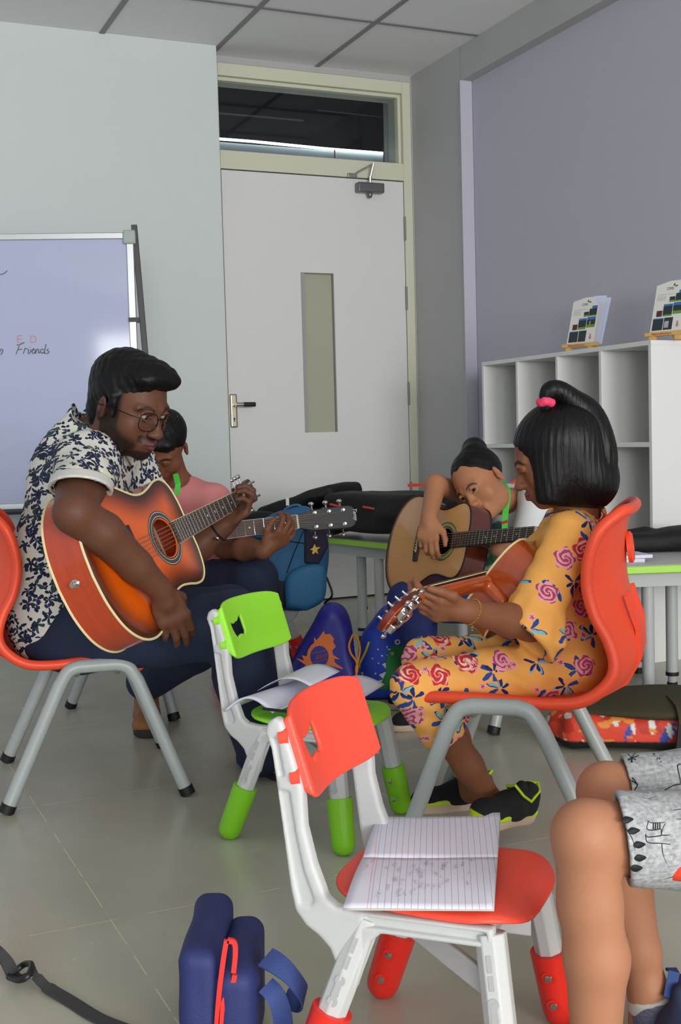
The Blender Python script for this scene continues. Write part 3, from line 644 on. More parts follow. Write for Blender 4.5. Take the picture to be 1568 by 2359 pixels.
    for k in (-1, 1):
        for i in range(3):
            x = .055+.047*i; y = k*.026
            MB().lathe([(.0055, 0), (.0055, .004), (.003, .005), (.003, .016), (.0038, .018)], HT @ Vector((x, y*.85, .001)), HT.to_3x3() @ Vector((0, 0, 1)), 12).build('string_post', M_chrome, hso)
            MB().tube([HT @ Vector((x, k*.022, -.020)), HT @ Vector((x, k*.047, -.020))], .003, 8).build('tuner_shaft', M_chrome, hso)
            MB().sph(HT @ Vector((x, k*.054, -.020)), .0095, 12, (1, .75, .55)).build('tuner_knob', M_chrome, hso)
            MB().box(x-.015, x+.015, k*.022-.011, k*.022+.012, -.033, -.0165, T=HT).build('tuner_housing', M_chrome, hso, bev=.003)
    # bridge, saddle, pins, strings
    MB().prism([(xs-.014, -.07), (xs-.02, -.03), (xs-.02, .03), (xs-.014, .07), (xs+.010, .07), (xs+.012, 0), (xs+.010, -.07)], .0, .008).build('bridge', M_rose, t, bev=.002); bro = t.children[-1]; bro = [q for q in t.children if q.name.startswith('bridge')][0]
    MB().box(xs-.0015, xs+.0015, -.036, .036, .008, .0118).build('saddle', M_ivory, bro)
    for i in range(6):
        y = (i-2.5)*.0107; MB().sph((xs-.009, y, .0095), .0026, 8).build('bridge_pin', M_ivory, bro)
        e = HT @ Vector((.055+.047*(i if i < 3 else 5-i), (-1 if i < 3 else 1)*.018, .010))
        MB().tube([(xs-.008, y, .008), (xs, y, .0125), (xn+.003, (i-2.5)*.0068, .0110), e], .0006+.00010*abs(i), 5).build('string', M_str, t)
    if pick: MB().prism(pick, .0, .0016).build('pickguard', mat('pickguard', '141213', .2), t)
    MB().lathe([(.010, 0), (.010, .002), (.005, .006), (.004, .010), (.008, .014), (.006, .017)], (-.36, 0, dp/2), (-1, 0, 0), 14).build('strap_button', M_chrome, t)
    if logo: text('logo', logo, .017, HT @ Matrix.Translation((.185, .026, .0012)) @ Matrix.Rotation(-math.pi/2, 4, 'Z'), mat('logo_white', 'e8e8e8', .4), t, shear=.3, ext=.0002)
    return t
def MRT(R, T): return frame(T, *[[R[i][j] for i in range(3)] for j in range(3)])
R_m = nrmR = [[.309, -.367, .877], [.939, -.027, -.342], [.149, .93, .337]]
G_man = guitar(MRT(R_m, (-.436, 2.962, .662)), 1.0, 'sunburst acoustic guitar held by the man with glasses', 'e8620c', '2a0b06', 'b8401a', '4a1c12', 'e9d9a4', [(.053, .056, '2c2c2c'), (.056, .0575, 'd8d8d0'), (.0575, .067, '4a4a4c'), (.067, .0685, 'd8d8d0'), (.0685, .071, '2c2c2c')], fcol='4a3d38',
             burst=.085)
G_g2 = guitar(MRT([[.544, .208, -.813], [-.832, .265, -.488], [.114, .941, .317]], (.302, 3.506, .586)), .8, 'tan acoustic guitar the girl in the white shirt rests her head on', 'd9a366', 'd39c5e', '5a2416', '5a2416', '1c1412', [(.053, .058, '3f4a2c'), (.058, .069, '9aa860'), (.069, .073, '3f4a2c')], burst=.03)
G_g1 = guitar(MRT([[-.567, .527, -.632], [-.823, -.365, .434], [-.002, .767, .641]], (.362, 2.66, .584)), .8, 'glossy brown guitar seen from behind, held by the girl in the orange dress', 'c66a22', '6a2208', 'a84614', '6a1e0c', 'e6d9a0', [(.053, .07, '222222')], neckc='b4501e', back='7c2c10')
G_boy = guitar(MRT([[.993, -.102, .066], [.081, .151, -.985], [.091, .983, .158]], (-.63, 3.72, .592)), 1.0, 'guitar with a black headstock, held by the boy in pink', 'a81c1c', '700c0c', '8a1410', '26272a', 'e0e0dc', [(.053, .07, '222222')], fcol='4a2c24', neckc='3a2a26', logo='Tansy')
# ------------------------------------------------------------------ people
def smooth(e0, e1, x): t = np.clip((x-e0)/(e1-e0), 0, 1); return t*t*(3-2*t)
def basis(F, U):
    F = nrm(F); U = nrm(np.asarray(U, float)-F*(np.asarray(U, float)@F)); L = np.cross(U, F)*-1
    L = np.cross(F, U)*-1; return L, F, U      # person's left, face direction, up
class Head:
    def __init__(h, c, F, U, s): h.c = np.asarray(c, float); h.L, h.F, h.U = basis(F, U); h.s = s; h.R = np.array([h.L, h.F, h.U]).T
    def p(h, x, y, z): return h.c+h.s*(h.L*x+h.F*y+h.U*z)
    def inv(h, X): return (X-h.c)@h.R/h.s
    def E(h, S, c, r, k=.01, op='u', rot=None):
        S.ell(h.p(*c), np.array(r)*h.s, h.R if rot is None else h.R@rot, k, op)
    def C(h, S, a, b, ra, rb, k=.006, op='u'): S.cone(h.p(*a), h.p(*b), ra*h.s, rb*h.s, k, op)
    def build(h, S, lips=1, child=0, closed=False):
        E, Cn = h.E, h.C; h.closed = closed
        E(S, (0, -.016, .045), (.074, .092, .078), .01); E(S, (0, .022, .0), (.065, .068, .088), .03)
        E(S, (0, .030, -.062), (.049-.004*child, .050, .045), .03); E(S, (0, .068, -.090), (.020, .017, .016), .022)
        for k in (-1, 1):
            E(S, (k*.040, .052, -.026), (.024+.004*child, .024, .028), .022)
            E(S, (k*.031, .097, .006), (.018, .013, .0115), .012, 's')
            Cn(S, (k*.012, .088, .0235), (k*.046, .074, .024), .008, .006, .014)
            E(S, (k*.0125, .099, -.034), (.009, .011, .008), .007)
            E(S, (k*.0095, .104, -.0415), (.0045, .006, .004), .003, 's')
            Cn(S, (k*.018, .0905, .0125), (k*.031, .0945, .0165), .0030, .0034, .004); Cn(S, (k*.031, .0945, .0165), (k*.045, .083, .0105), .0034, .003, .004)
            Cn(S, (k*.018, .0900, .003), (k*.031, .0915, -.003), .0025, .0028, .004); Cn(S, (k*.031, .0915, -.003), (k*.044, .083, .004), .0028, .0025, .004)
            rt = rotm((0, 0, 1), -k*22)@rotm((1, 0, 0), -10)
            E(S, (k*.080, -.010, -.004), (.0075, .019, .031), .006, 'u', rt); E(S, (k*.087, -.006, .002), (.006, .011, .019), .004, 's', rt)
            E(S, (k*.079, .000, -.006), (.005, .006, .008), .005)
        if closed:
            for k in (-1, 1): E(S, (k*.031, .0790, .0055), (.0150, .0128, .0118), .004)
        Cn(S, (0, .084, .014), (0, .106, -.030), .0075, .0105, .012); E(S, (0, .108, -.033), (.0105, .010, .009), .006)
        E(S, (0, .078, -.062), (.027, .018, .020), .014)
        for z, r in ((-.0575, .0048), (-.0680, .0058)):
            Cn(S, (-.019, .086, -.0625), (0, .0975, z), .003, r*lips, .004); Cn(S, (0, .0975, z), (.019, .086, -.0625), r*lips, .003, .004)
    def paint(h, skin, lip, brow, beard=0, ear=None):
        sk, lp, bw = [np.array(lin(c)[:3]) for c in (skin, lip, brow)]
        def fn(V):
            q = h.inv(V); x, y, z = q.T; C = np.tile(sk, (len(V), 1)); ax = np.abs(x)
            near = (np.abs(q) < (.12, .14, .16)).all(1)
            l = near*smooth(.0265, .021, ax)*smooth(.0135, .0095, np.abs(z+.0630-.12*ax))*smooth(.075, .084, y)
            zb = .028-.010*((ax-.030)/.02)**2
            b = near*smooth(.0055, .003, np.abs(z-zb))*smooth(.012, .016, ax)*smooth(.054, .047, ax)*(y > .05)
            if h.closed: b = np.maximum(b, near*smooth(.0024, .0012, np.abs(z+.0005+.10*(ax-.031)))*smooth(.015, .019, ax)*smooth(.047, .042, ax)*(y > .05))
            if beard:
                line = -.004-.62*np.clip(y+.01, 0, .2); cheek = smooth(-.012, .020, line-z)*smooth(-.03, -.02, y)*smooth(.026, .034, ax)*(z > -.2)
                chin = smooth(-.074, -.084, z)*(y > -.01); mus = smooth(.038, .030, ax)*smooth(-.0600, -.0575, z)*smooth(-.038, -.043, z)*(y > .06)
                side = smooth(.010, .016, ax-.030)*smooth(-.055, -.062, z)*(y > -.01); side2 = smooth(.052, .06, ax)*smooth(.0, .01, y)*smooth(.045, .03, y)*smooth(-.03, 0, z+.03)
                m = near*np.clip(np.maximum.reduce([cheek, chin, mus, side, side2*.9]), 0, 1)*beard*(z > -.14)
                C = C*(1-m[:, None])+np.array(lin('150f0e')[:3])*m[:, None]
            C = C*(1-b[:, None]*.85)+bw*b[:, None]*.85
            C = C*(1-l[:, None])+lp*l[:, None]
            sl = near*smooth(.0021, .0010, np.abs(z+.0627-.06*ax))*smooth(.024, .019, ax)*(y > .07); C = C*(1-.75*sl[:, None])  # mouth slit: its shade is painted into the skin colour, nothing is carved
            return C
        return fn
    def eyes(h, t, gaze=(0, 1, 0), iris='1c100b'):
        if h.closed: return
        Mw = bpy.data.materials.get('eye_white') or mat('eye_white', 'a89f98', .3)
        Mi = bpy.data.materials.get('eye_iris') or mat('eye_iris', iris, .08, coat=1)
        g = nrm(gaze)
        for k in (-1, 1):
            c = np.array([k*.031, .0775, .0065]); r = .0116
            e = MB().sph(h.p(*c), r*h.s, 20).build('eye', Mw, t, world=True, smooth=180)
            n = nrm(h.R@g); MB().lathe([(.0062*h.s, .0102*h.s), (.0058*h.s, .0112*h.s), (.003*h.s, .0121*h.s)], h.p(*c), n, 16).build('iris', Mi, e, world=True)
def hand(S, o, y, z, s, thumbside, curl, spread=3, thumb=None, k=.006, fr=1.0, pal=1.0):
    o = np.asarray(o, float); y = nrm(y); z = nrm(np.asarray(z, float)-y*(np.asarray(z, float)@y)); x = np.cross(y, z)*thumbside
    P = lambda a, b, c: o+s*(x*a+y*b+z*c)
    R = np.array([x, y, z]).T
    S.ell(P(.0, .052, 0), np.array([.041, .052, .0145])*s*pal, R, .012); S.cone(P(0, -.01, 0), P(0, .03, 0), .024*s, .026*s, .012)
    S.cone(P(-.03, .075, .001), P(.032, .085, .001), .0115*s, .012*s, .012)
    for i in range(4):
        bx = (.031, .0105, -.0105, -.030)[i]; by = (.088, .093, .089, .080)[i]; L = ((.042, .026, .020), (.046, .029, .021), (.043, .027, .020), (.033, .021, .018))[i]
        a = math.radians(spread)*(1.5-i); p = np.array([bx, by, 0.]); ang = 0; r = (.0098, .0098, .0093, .0083)[i]*fr; dirx = math.sin(a); prev = P(bx*.85, by-.03, 0); rr = [r*1.08, r, r*.92, r*.80]
        S.cone(prev, P(*p), .011*s, rr[0]*s, k)
        c = curl[i] if hasattr(curl[0], '__len__') else curl
        for j in range(3):
            ang += math.radians(c[j]); d = np.array([dirx*math.cos(ang), math.cos(ang)*math.cos(a), -math.sin(ang)]); q = p+d*L[j]
            S.cone(P(*p), P(*q), rr[j]*s, rr[j+1]*s, .0025 if j else .004); p = q
    T = thumb or [(.028, .025, -.004), (.052, .055, -.016), (.060, .082, -.026), (.060, .103, -.030)]
    for (a, ra), (b, rb) in zip(zip(T[:-1], (.014, .0125, .0105)), zip(T[1:], (.0125, .0105, .0085))): S.cone(P(*a), P(*b), ra*s, rb*s, k)
    return P
def wrinkle(amp, fx, seed=0, dirs=6):
    rg = np.random.default_rng(seed); K = rg.normal(0, 1, (dirs, 3)); K /= np.linalg.norm(K, axis=1)[:, None]; K *= rg.uniform(.6, 1.6, (dirs, 1))*fx; ph = rg.uniform(0, 6, dirs)
    def fn(X):
        w = sum(np.sin(X@K[i]+ph[i]) for i in range(dirs))/dirs
        return amp*w*2
    return fn
def skinmat(name): return mat(name, None, .52, spec=.28, attr=True, bump=.00025, bscale=350, sss=.08)
M_skin = skinmat('skin'); M_denim = mat('denim', '1c2742', .8, bump=.0004, bscale=500, var=.25)
def hairmat(name, c='070607', rough=.5, st=(1, 1, .08), b=.0012):
    m = mat(name, c, rough, spec=.3, bump=b, bscale=160, stretch=st); return m
M_hair = hairmat('black_hair')
def person(name, label, base): return thing(name, label, 'person', TR(base))
def NTm(name, rough=.8, bump=.0003):
    m = bpy.data.materials.new(name); m.use_nodes = True; N = NT(m); P = N.n['Principled BSDF']; P.inputs['Roughness'].default_value = rough; P.inputs['Specular IOR Level'].default_value = .25
    tc = N('ShaderNodeTexCoord'); w = N('ShaderNodeTexNoise', {'Vector': tc.outputs['Object'], 'Scale': 900.}); b = N('ShaderNodeBump', {'Height': w.outputs[0], 'Distance': bump, 'Strength': 1.}); N.l.new(b.outputs[0], P.inputs['Normal'])
    return m, N, P, tc
def cell(N, vec, scale, rand=1.0):    # scattered motifs: returns local polar coords (r in metres, angle) and per-motif random values
    mp = N('ShaderNodeMapping', {0: vec}); mp.inputs['Scale'].default_value = (scale,)*3
    v = N('ShaderNodeTexVoronoi', {'Vector': mp.outputs[0], 'Scale': 1., 'Randomness': rand}, voronoi_dimensions='2D')
    d = N('ShaderNodeVectorMath', {0: mp.outputs[0], 1: v.outputs['Position']}, operation='SUBTRACT'); s = N('ShaderNodeSeparateXYZ', {0: d.outputs[0]})
    c = N('ShaderNodeSeparateColor', {0: v.outputs['Color']})
    a = N.m('ADD', N.m('ARCTAN2', s.outputs[1], s.outputs[0]), N.m('MULTIPLY', c.outputs[0], 6.28))
    r = N.m('DIVIDE', N.m('SQRT', N.m('ADD', N.m('MULTIPLY', s.outputs[0], s.outputs[0]), N.m('MULTIPLY', s.outputs[1], s.outputs[1]))), scale)
    return r, a, c.outputs[1], c.outputs[2]
def planar(N, tc, skew=.35):          # fabric laid along the wearer's side
    s = N('ShaderNodeSeparateXYZ', {0: tc.outputs['Object']})
    c = N('ShaderNodeCombineXYZ', {0: N.m('MULTIPLY_ADD', s.outputs[1], skew, s.outputs[0]), 1: N.m('MULTIPLY_ADD', s.outputs[1], skew*.8, s.outputs[2])}); return c.outputs[0]
def lt(N, a, b): return N.m('LESS_THAN', a, b)
def leafmask(N, r, a, R, lobes=1.5): return lt(N, r, N.m('MULTIPLY', N.m('POWER', N.m('ABSOLUTE', N.m('COSINE', N.m('MULTIPLY', a, lobes))), 1.3), R))
# --- shirt with dark bird-like splashes
def shirt_mat():
    m, N, P, tc = NTm('printed_shirt'); nz = N('ShaderNodeTexNoise', {'Vector': tc.outputs['Object'], 'Scale': 26., 'Detail': 2.})
    off = N('ShaderNodeVectorMath', {0: nz.outputs['Color'], 1: (.5, .5, .5)}, operation='SUBTRACT'); o2 = N('ShaderNodeVectorMath', {0: off.outputs[0], 'Scale': .03}, operation='SCALE')
    vec = N('ShaderNodeVectorMath', {0: planar(N, tc), 1: o2.outputs[0]}, operation='ADD').outputs[0]
    col = N.mix(lt(N, nz.outputs[0], .40), lin('dcdad2'), lin('dfdfc4'))
    for sc, R, lb, c, th in ((26, .0185, 2.5, '232a44', .40), (40, .0125, 1.5, '2b3350', .35), (22, .019, 2., '31484a', .65), (52, .010, 1., '20263c', .55)):
        r, a, u, w = cell(N, vec, sc); k = leafmask(N, r, a, R, lb); k = N.m('MULTIPLY', k, N.m('GREATER_THAN', u, th)); col = N.mix(k, col, lin(c))
    N.l.new(col, P.inputs['Base Color']); return m
def dress_mat():
    m, N, P, tc = NTm('orange_floral', .75, .0002); vec0 = planar(N, tc, .25); nz = N('ShaderNodeTexNoise', {'Vector': tc.outputs['Object'], 'Scale': 45., 'Detail': 2.})
    off = N('ShaderNodeVectorMath', {0: nz.outputs['Color'], 1: (.5, .5, .5)}, operation='SUBTRACT'); o2 = N('ShaderNodeVectorMath', {0: off.outputs[0], 'Scale': .012}, operation='SCALE')
    vec = N('ShaderNodeVectorMath', {0: vec0, 1: o2.outputs[0]}, operation='ADD').outputs[0]
    col = lin('fab45c')
    r, a, u, w = cell(N, vec, 17.)     # blue leaves around the roses
    for R, c, th, ph in ((.040, '2f4f9c', .28, 0), (.036, '8fc4c4', .6, 1.1), (.030, '27306e', .35, 2.2)):
        k = N.m('MULTIPLY', leafmask(N, r, N.m('ADD', a, ph), R*.8, 3.), N.m('MULTIPLY', N.m('GREATER_THAN', u, th), N.m('MULTIPLY', N.m('GREATER_THAN', r, .004), N.m('GREATER_THAN', N.m('COSINE', N.m('ADD', a, ph)), .3)))); col = N.mix(k, col, lin(c))
    r, a, u, w = cell(N, vec, 12.5)     # big roses
    ed = N.m('MULTIPLY_ADD', N.m('COSINE', N.m('MULTIPLY', a, 5.)), .0035, .0225); rose = N.m('MULTIPLY', lt(N, r, ed), N.m('GREATER_THAN', u, .30))
    sw = N.m('SINE', N.m('ADD', N.m('MULTIPLY', r, 620.), N.m('MULTIPLY_ADD', a, 2., N.m('MULTIPLY', nz.outputs[0], 9.)))); lay = N.m('MULTIPLY_ADD', sw, .24, N.m('MULTIPLY', nz.outputs[0], 1.05))
    red = N.mix(N.m('GREATER_THAN', lay, .58), lin('c8323a'), lin('f08a78')); red = N.mix(N.m('GREATER_THAN', lay, .75), red, lin('f8d8c4'))
    pin = N.mix(N.m('GREATER_THAN', lay, .5), lin('b8476c'), lin('f2a8b4')); rc = N.mix(N.m('GREATER_THAN', w, .42), red, pin); col = N.mix(rose, col, rc)
    r, a, u, w = cell(N, vec, 20.)     # small star flowers
    st = N.m('MULTIPLY', lt(N, r, N.m('MULTIPLY_ADD', N.m('COSINE', N.m('MULTIPLY', a, 5.)), .0035, .0085)), N.m('GREATER_THAN', u, .66)); col = N.mix(st, col, lin('f4a9a6'))
    ce = N.m('MULTIPLY', lt(N, r, N.m('MULTIPLY_ADD', N.m('COSINE', N.m('MULTIPLY', a, 5.)), .0022, .003)), N.m('GREATER_THAN', u, .66)); col = N.mix(ce, col, lin('a8263a'))
    N.l.new(col, P.inputs['Base Color']); return m
M_shirt = shirt_mat(); M_dress = dress_mat()
def shoe(t, name, heel, toe, up, s, m_up, m_sole, m_mid=None, kind='boot', names=('upper', 'sole')):
    y = nrm(np.asarray(toe)-heel); z = nrm(np.asarray(up, float)-y*(np.asarray(up, float)@y)); x = np.cross(y, z); o = np.asarray(heel, float)
    P = lambda a, b, c: o+s*(x*a+y*b+z*c); R = np.array([x, y, z]).T
    S = SDF(); S.cone(P(0, .03, .045), P(0, .10, .045), .034*s, .037*s, .03); S.cone(P(0, .10, .04), P(.004, .20, .030), .036*s, .036*s, .03); S.ell(P(.003, .20, .034), np.array([.040, .045, .028])*s, R, .02)
    if kind == 'boot': S.cone(P(0, .04, .06), P(0, .035, .125), .038*s, .042*s, .02)
    else: S.cone(P(0, .03, .05), P(0, .025, .075), .034*s, .033*s, .02); S.cone(P(0, .09, .075), P(0, .075, .10), .018*s, .016*s, .012)
    S.cut(P(0, 0, .018), -z, .004)
    uo = S.build(name+'_upper', m_up, t, res=.0045, world=True)
    so = [(-.03, .0), (-.034, .03), (-.032, .10), (-.038, .16), (-.038, .21), (-.022, .245), (.008, .25), (.034, .225), (.042, .18), (.036, .12), (.031, .06), (.030, .01), (.018, -.008), (-.018, -.01)]
    W = MB(); n = len(spl(so, 3, True)); SO = spl(so, 3, True); cx, cy = SO.mean(0)
    lev = [(.94, 0), (1.02, .004), (1.04, .016), (1.03, .026)]
    V = [P(cx+(a-cx)*f, cy+(b-cy)*f, h) for f, h in lev for a, b in SO]; F = [(i*n+j, i*n+(j+1) % n, (i+1)*n+(j+1) % n, (i+1)*n+j) for i in range(3) for j in range(n)]+[tuple(range(n))[::-1], tuple(3*n+j for j in range(n))]
    mk(name+'_sole', V, F, m_sole, uo, world=True, smooth=50)
    if m_mid:
        V = [P(cx+(a-cx)*f, cy+(b-cy)*f, h) for f, h in ((1.0, .024), (1.045, .026), (1.045, .034), (.97, .038)) for a, b in SO]; mk(name+'_midsole', V, F, m_mid, uo, world=True, smooth=50)
    return P
# ================= the man =================
pm = person('man', 'man in a patterned short-sleeve shirt, glasses and jeans, playing the sunburst guitar', (cm[0], cm[1], 0))
HM = Head(at(299, 940, 2.97), (.75, -.56, -.34), (.27, -.20, .94), 1.04)
hm = nrm([math.cos(hd), math.sin(hd), 0]); spine = nrm(at(248, 1000, 3.12)-at(135, 1440, 3.17)); lat = nrm(np.cross(spine, hm)); fwd = np.cross(lat, spine); RB = np.array([fwd, lat, spine]).T
sh_n, sh_f = at(200, 1068, 2.93), at(292, 1075, 3.30); el_n, wr_n = at(172, 1182, 2.63), at(369, 1358, 2.765); el_f, wr_f = at(415, 1290, 3.36), at(515, 1212, 3.34)
def torso(S, o, fit=0):
    S.ell(at(180, 1110, 3.14), (.122+o, .185+o, .17), RB, .05); S.ell(at(135, 1290, 3.165), (.128+o, .168+o, .19), RB, .06); S.ell(at(138, 1425, 3.17), (.135+o, .172+o, .125+o), RB, .06)
    S.cone(sh_n, at(245, 1025, 3.12), .062+o, .062+o, .05); S.cone(sh_f, at(245, 1025, 3.12), .062+o, .062+o, .05); S.cone(sh_n, at(170, 1120, 3.1), .06+o, .09+o, .05); S.cone(sh_f, at(230, 1130, 3.25), .06+o, .09+o, .05)
S = SDF(); torso(S, -.012); HM.build(S)
S.cone(at(245, 1025, 3.12), HM.p(0, -.02, -.06), .062, .058, .03); S.cone(HM.p(0, -.035, -.03), at(235, 1000, 3.10), .055, .06, .03)
S.limb([(sh_n, .056), (el_n*.5+sh_n*.5, .0555), (el_n, .048)], .014); S.limb([(el_n, .045), (el_n*.7+wr_n*.3+np.array([.004, 0, .008]), .0475), (el_n*.3+wr_n*.7+np.array([0, 0, .004]), .039), (wr_n, .028)], .012)
S.limb([(sh_f, .056), (el_f, .045), (el_f*.6+wr_f*.4, .043), (wr_f, .029)], .02)
hy = nrm(at(402, 1432, 2.80)-wr_n); hy_m = hy; hz = (.35, -.93, .1)
PH = hand(S, wr_n+hy*.004, hy, hz, 1.0, -1, [(12, 22, 14), (10, 20, 12), (10, 24, 14), (14, 30, 18)], 1.5, thumb=[(.026, .028, -.012), (.045, .058, -.034), (.042, .085, -.048), (.034, .105, -.056)])
# fretting hand comes up behind the neck, fingertips over the strings
nf = at(562, 1165, 3.36); fy = nrm(at(590, 1150, 3.34)-wr_f)
PH2 = hand(S, wr_f, fy, nrm(np.array([.45, .35, -.80])), .95, 1, [(25, 75, 45), (30, 78, 45), (32, 76, 45), (36, 72, 40)], 2)
legs = [[at(190, 1462, 3.06), at(545, 1440, 3.03), at(598, 1735, 3.12)], [at(200, 1440, 3.28), at(525, 1418, 3.34), at(338, 1570, 3.62)]]
for hp, kn, an in legs: S.limb([(hp, .075), (kn, .055), (an, .038)], .02)
flo = HM.c-.15; fhi = HM.c+.16
S.build('body', M_skin, pm, res=.0055, world=True, paint=HM.paint('64402f', '5c3230', '120c0b', .88), fine=[(flo, fhi, .0027), (wr_n-(.06, .07, .16), wr_n+(.13, .09, .05), .0033), (wr_f-(.04, .06, .05), wr_f+(.15, .08, .12), .0033)])
HM.eyes(pm, (.25, .9, -.25))
S = SDF(); HM.E(S, (0, -.024, .052), (.083, .100, .086), .01); HM.E(S, (.0, .046, .098), (.064, .048, .034), .03); HM.E(S, (-.02, .078, .092), (.043, .022, .020), .02); HM.E(S, (.03, .078, .090), (.033, .020, .020), .02); HM.E(S, (0, -.066, -.022), (.064, .044, .062), .03)
for k in (-1, 1): HM.C(S, (k*.074, .016, .035), (k*.073, .022, -.012), .013, .006, .012)
HM.E(S, (0, .108, .0), (.082, .062, .076), .012, 's'); 
for k in (-1, 1): HM.E(S, (k*.085, -.004, -.030), (.018, .026, .036), .008, 's')
S.cut(HM.p(0, -.05, -.085), -(HM.U+.35*HM.F), .012)
S.build('hair', M_hair, pm, res=.003, world=True, noise=wrinkle(.0016, 260, 3, 9))
M_gl = mat('glasses_wire', '17171a', .3, .7)
g = MB(); rimp = lambda k: [HM.p(k*(.034)+.026*math.copysign(abs(math.cos(a))**.7, math.cos(a)), .1075-.010*abs(k*.034+.026*math.cos(a)-0)/.06, -.002+.0215*math.copysign(abs(math.sin(a))**.75, math.sin(a))) for a in np.linspace(0, 2*math.pi, 33)[:-1]]
gl_t = MB()
M_lens = bpy.data.materials.new('lens'); M_lens.use_nodes = True; N = NT(M_lens); tr = N('ShaderNodeBsdfTransparent', {0: (.93, .93, .95, 1)}); g2_ = N('ShaderNodeBsdfGlossy', {'Roughness': .03}); mx = N('ShaderNodeMixShader', {0: .06}); N.l.new(tr.outputs[0], mx.inputs[1]); N.l.new(g2_.outputs[0], mx.inputs[2]); N.l.new(mx.outputs[0], N.n['Material Output'].inputs[0])
gt = thing('glasses', 'thin dark wire glasses worn by the man', 'glasses', TR(HM.c))
for k in (-1, 1):
    r = rimp(k); MB().tube(r, .0011, 6, closed=True).build('rim', M_gl, gt, world=True)
    mk('lens', r, [tuple(range(len(r)))], M_lens, gt, world=True)
    MB().tube([HM.p(k*.060, .0975, .008), HM.p(k*.074, .085, .009), HM.p(k*.084, .02, .010), HM.p(k*.086, -.02, .004)], .0012, 6).build('temple', M_gl, gt, world=True)
    MB().sph(HM.p(k*.011, .107, -.008), .0035, 8, (.6, 1, 1)).build('nose_pad', M_gl, gt, world=True)
MB().tube([HM.p(-.010, .1085, .006), HM.p(0, .111, .010), HM.p(.010, .1085, .006)], .0012, 6).build('bridge', M_gl, gt, world=True)
# shirt
S = SDF(); torso(S, .006); ud = nrm(el_n-sh_n); sl_end = sh_n+(el_n-sh_n)*.62; S.cone(sh_n, sl_end, .072, .071, .03); S.cone(sh_f, sh_f+(el_f-sh_f)*.45, .07, .074, .03)
S.cone(at(245, 1020, 3.12), at(226, 958, 3.07), .074, .066, .03); S.cone(at(170, 1035, 3.08), at(232, 985, 3.09), .07, .06, .04)
cn = nrm(ud*.30+np.array([-.05, 0, -.85])); cp = at(175, 1133, 2.78)
S.cut(cp, cn, .003, cp-.12, cp+(.085, .06, .12))
S.cone(sh_n+(el_n-sh_n)*.55, el_n+ud*.05, .0575, .061, .002, 's')
S.cone(at(212, 985, 3.06), at(226, 958, 3.05), .052, .046, .02)
S.cut(HM.p(0, -.045, -.062), nrm(HM.U*.8-HM.F*.1+np.array([0, 0, .5])), .004, HM.c-.13, HM.c+.13)
S.cut(at(120, 1526, 3.17), (0, 0, -1), .01, at(120, 1500, 3.1)-.4, at(120, 1500, 3.1)+.4)
S.build('shirt', M_shirt, pm, res=.0055, world=True, noise=wrinkle(.0035, 42, 5, 7))
S = SDF(); S.cone(sl_end-ud*.10, sl_end+ud*.08, .0735, .0735, .001); S.cut(cp+cn*.002, cn, .003, cp-.2, cp+.2); S.cut(cp-cn*.030, -cn, .003, cp-.2, cp+.2); S.cone(sl_end-ud*.12, sl_end+ud*.10, .0645, .0645, .003, 's')
S.build('cuff', mat('plain_cuff', 'dddbd4', .8), pm, res=.004, world=True)
col_ = [at(206, 962, 3.02), at(250, 985, 2.99), at(300, 1035, 3.02), at(312, 1068, 3.08)]
MB().ribbon(spl(col_, 6), [.02]*19, .0025, nrm((.2, -.2, 1))).build('collar', M_shirt, pm, world=True)
# jeans
S = SDF()
for (hp, kn, an), cf in zip(legs, (.062, .060)):
    S.limb([(hp, .098), (hp*.5+kn*.5, .090), (kn, .082)], .03); S.limb([(kn, .080), (kn*.6+an*.4, .080), (an, cf)], .03)
S.ell(at(140, 1455, 3.17), (.135, .175, .085), RB, .05); 
S.build('jeans', M_denim, pm, res=.006, world=True, noise=wrinkle(.003, 55, 8, 7))
M_boot = mat('tan_leather', '8f5e2c', .6, bump=.0006, bscale=80, var=.3); M_bs = mat('boot_sole', '2a2422', .7)
b0 = fl(352, 1600); b1 = fl(342, 1686); shoe(pm, 'boot', np.array([-.645, 3.84, 0]), np.array([-.612, 3.64, 0]), (0, 0, 1), 1.0, M_boot, M_bs)
shoe(pm, 'boot', fl(580, 1768)+np.array([-.02, .05, 0]), fl(690, 1790)+np.array([0, -.05, 0]), (0, 0, 1), 1.05, M_boot, M_bs)


# ================= girl in the orange dress =================
gp = person('girl', 'girl with a black bob in an orange floral dress, seated with a brown guitar', (cg[0], cg[1], 0))
HG = Head(at(1277, 1056, 2.62), (-.93, .10, -.36), (-.36, .02, .93), .88)
sg_n, sg_f = at(1318, 1236, 2.53), at(1300, 1215, 2.82); eg_n = at(1222, 1440, 2.47); wg_n = at(1078, 1408, 2.37); eg_f = at(1200, 1330, 2.98); wg_f = at(1165, 1330, 2.95)
spg = nrm(at(1335, 1180, 2.66)-at(1325, 1520, 2.66)); fg = nrm([-.957, .29, 0]); fg = nrm(fg-spg*(fg@spg)); lg = np.cross(fg, spg)*-1; RG = np.array([fg, lg, spg]).T
def torsog(S, o):
    S.ell(at(1302, 1285, 2.67), (.066+o, .105+o, .105), RG, .04); S.ell(at(1308, 1400, 2.66), (.066+o, .098+o, .12), RG, .05); S.ell(at(1325, 1515, 2.65), (.078+o, .115+o, .085+o), RG, .05)
    for s_ in (sg_n, sg_f): S.cone(s_, at(1330, 1205, 2.67), .040+o, .040+o, .03); S.cone(s_, at(1308, 1290, 2.67), .038+o, .06+o, .03)
legg = [[at(1325, 1535, 2.58), at(962, 1585, 2.52), at(1138, 1856, 2.60)], [at(1330, 1515, 2.74), at(985, 1522, 2.78), at(1085, 1800, 2.76)]]
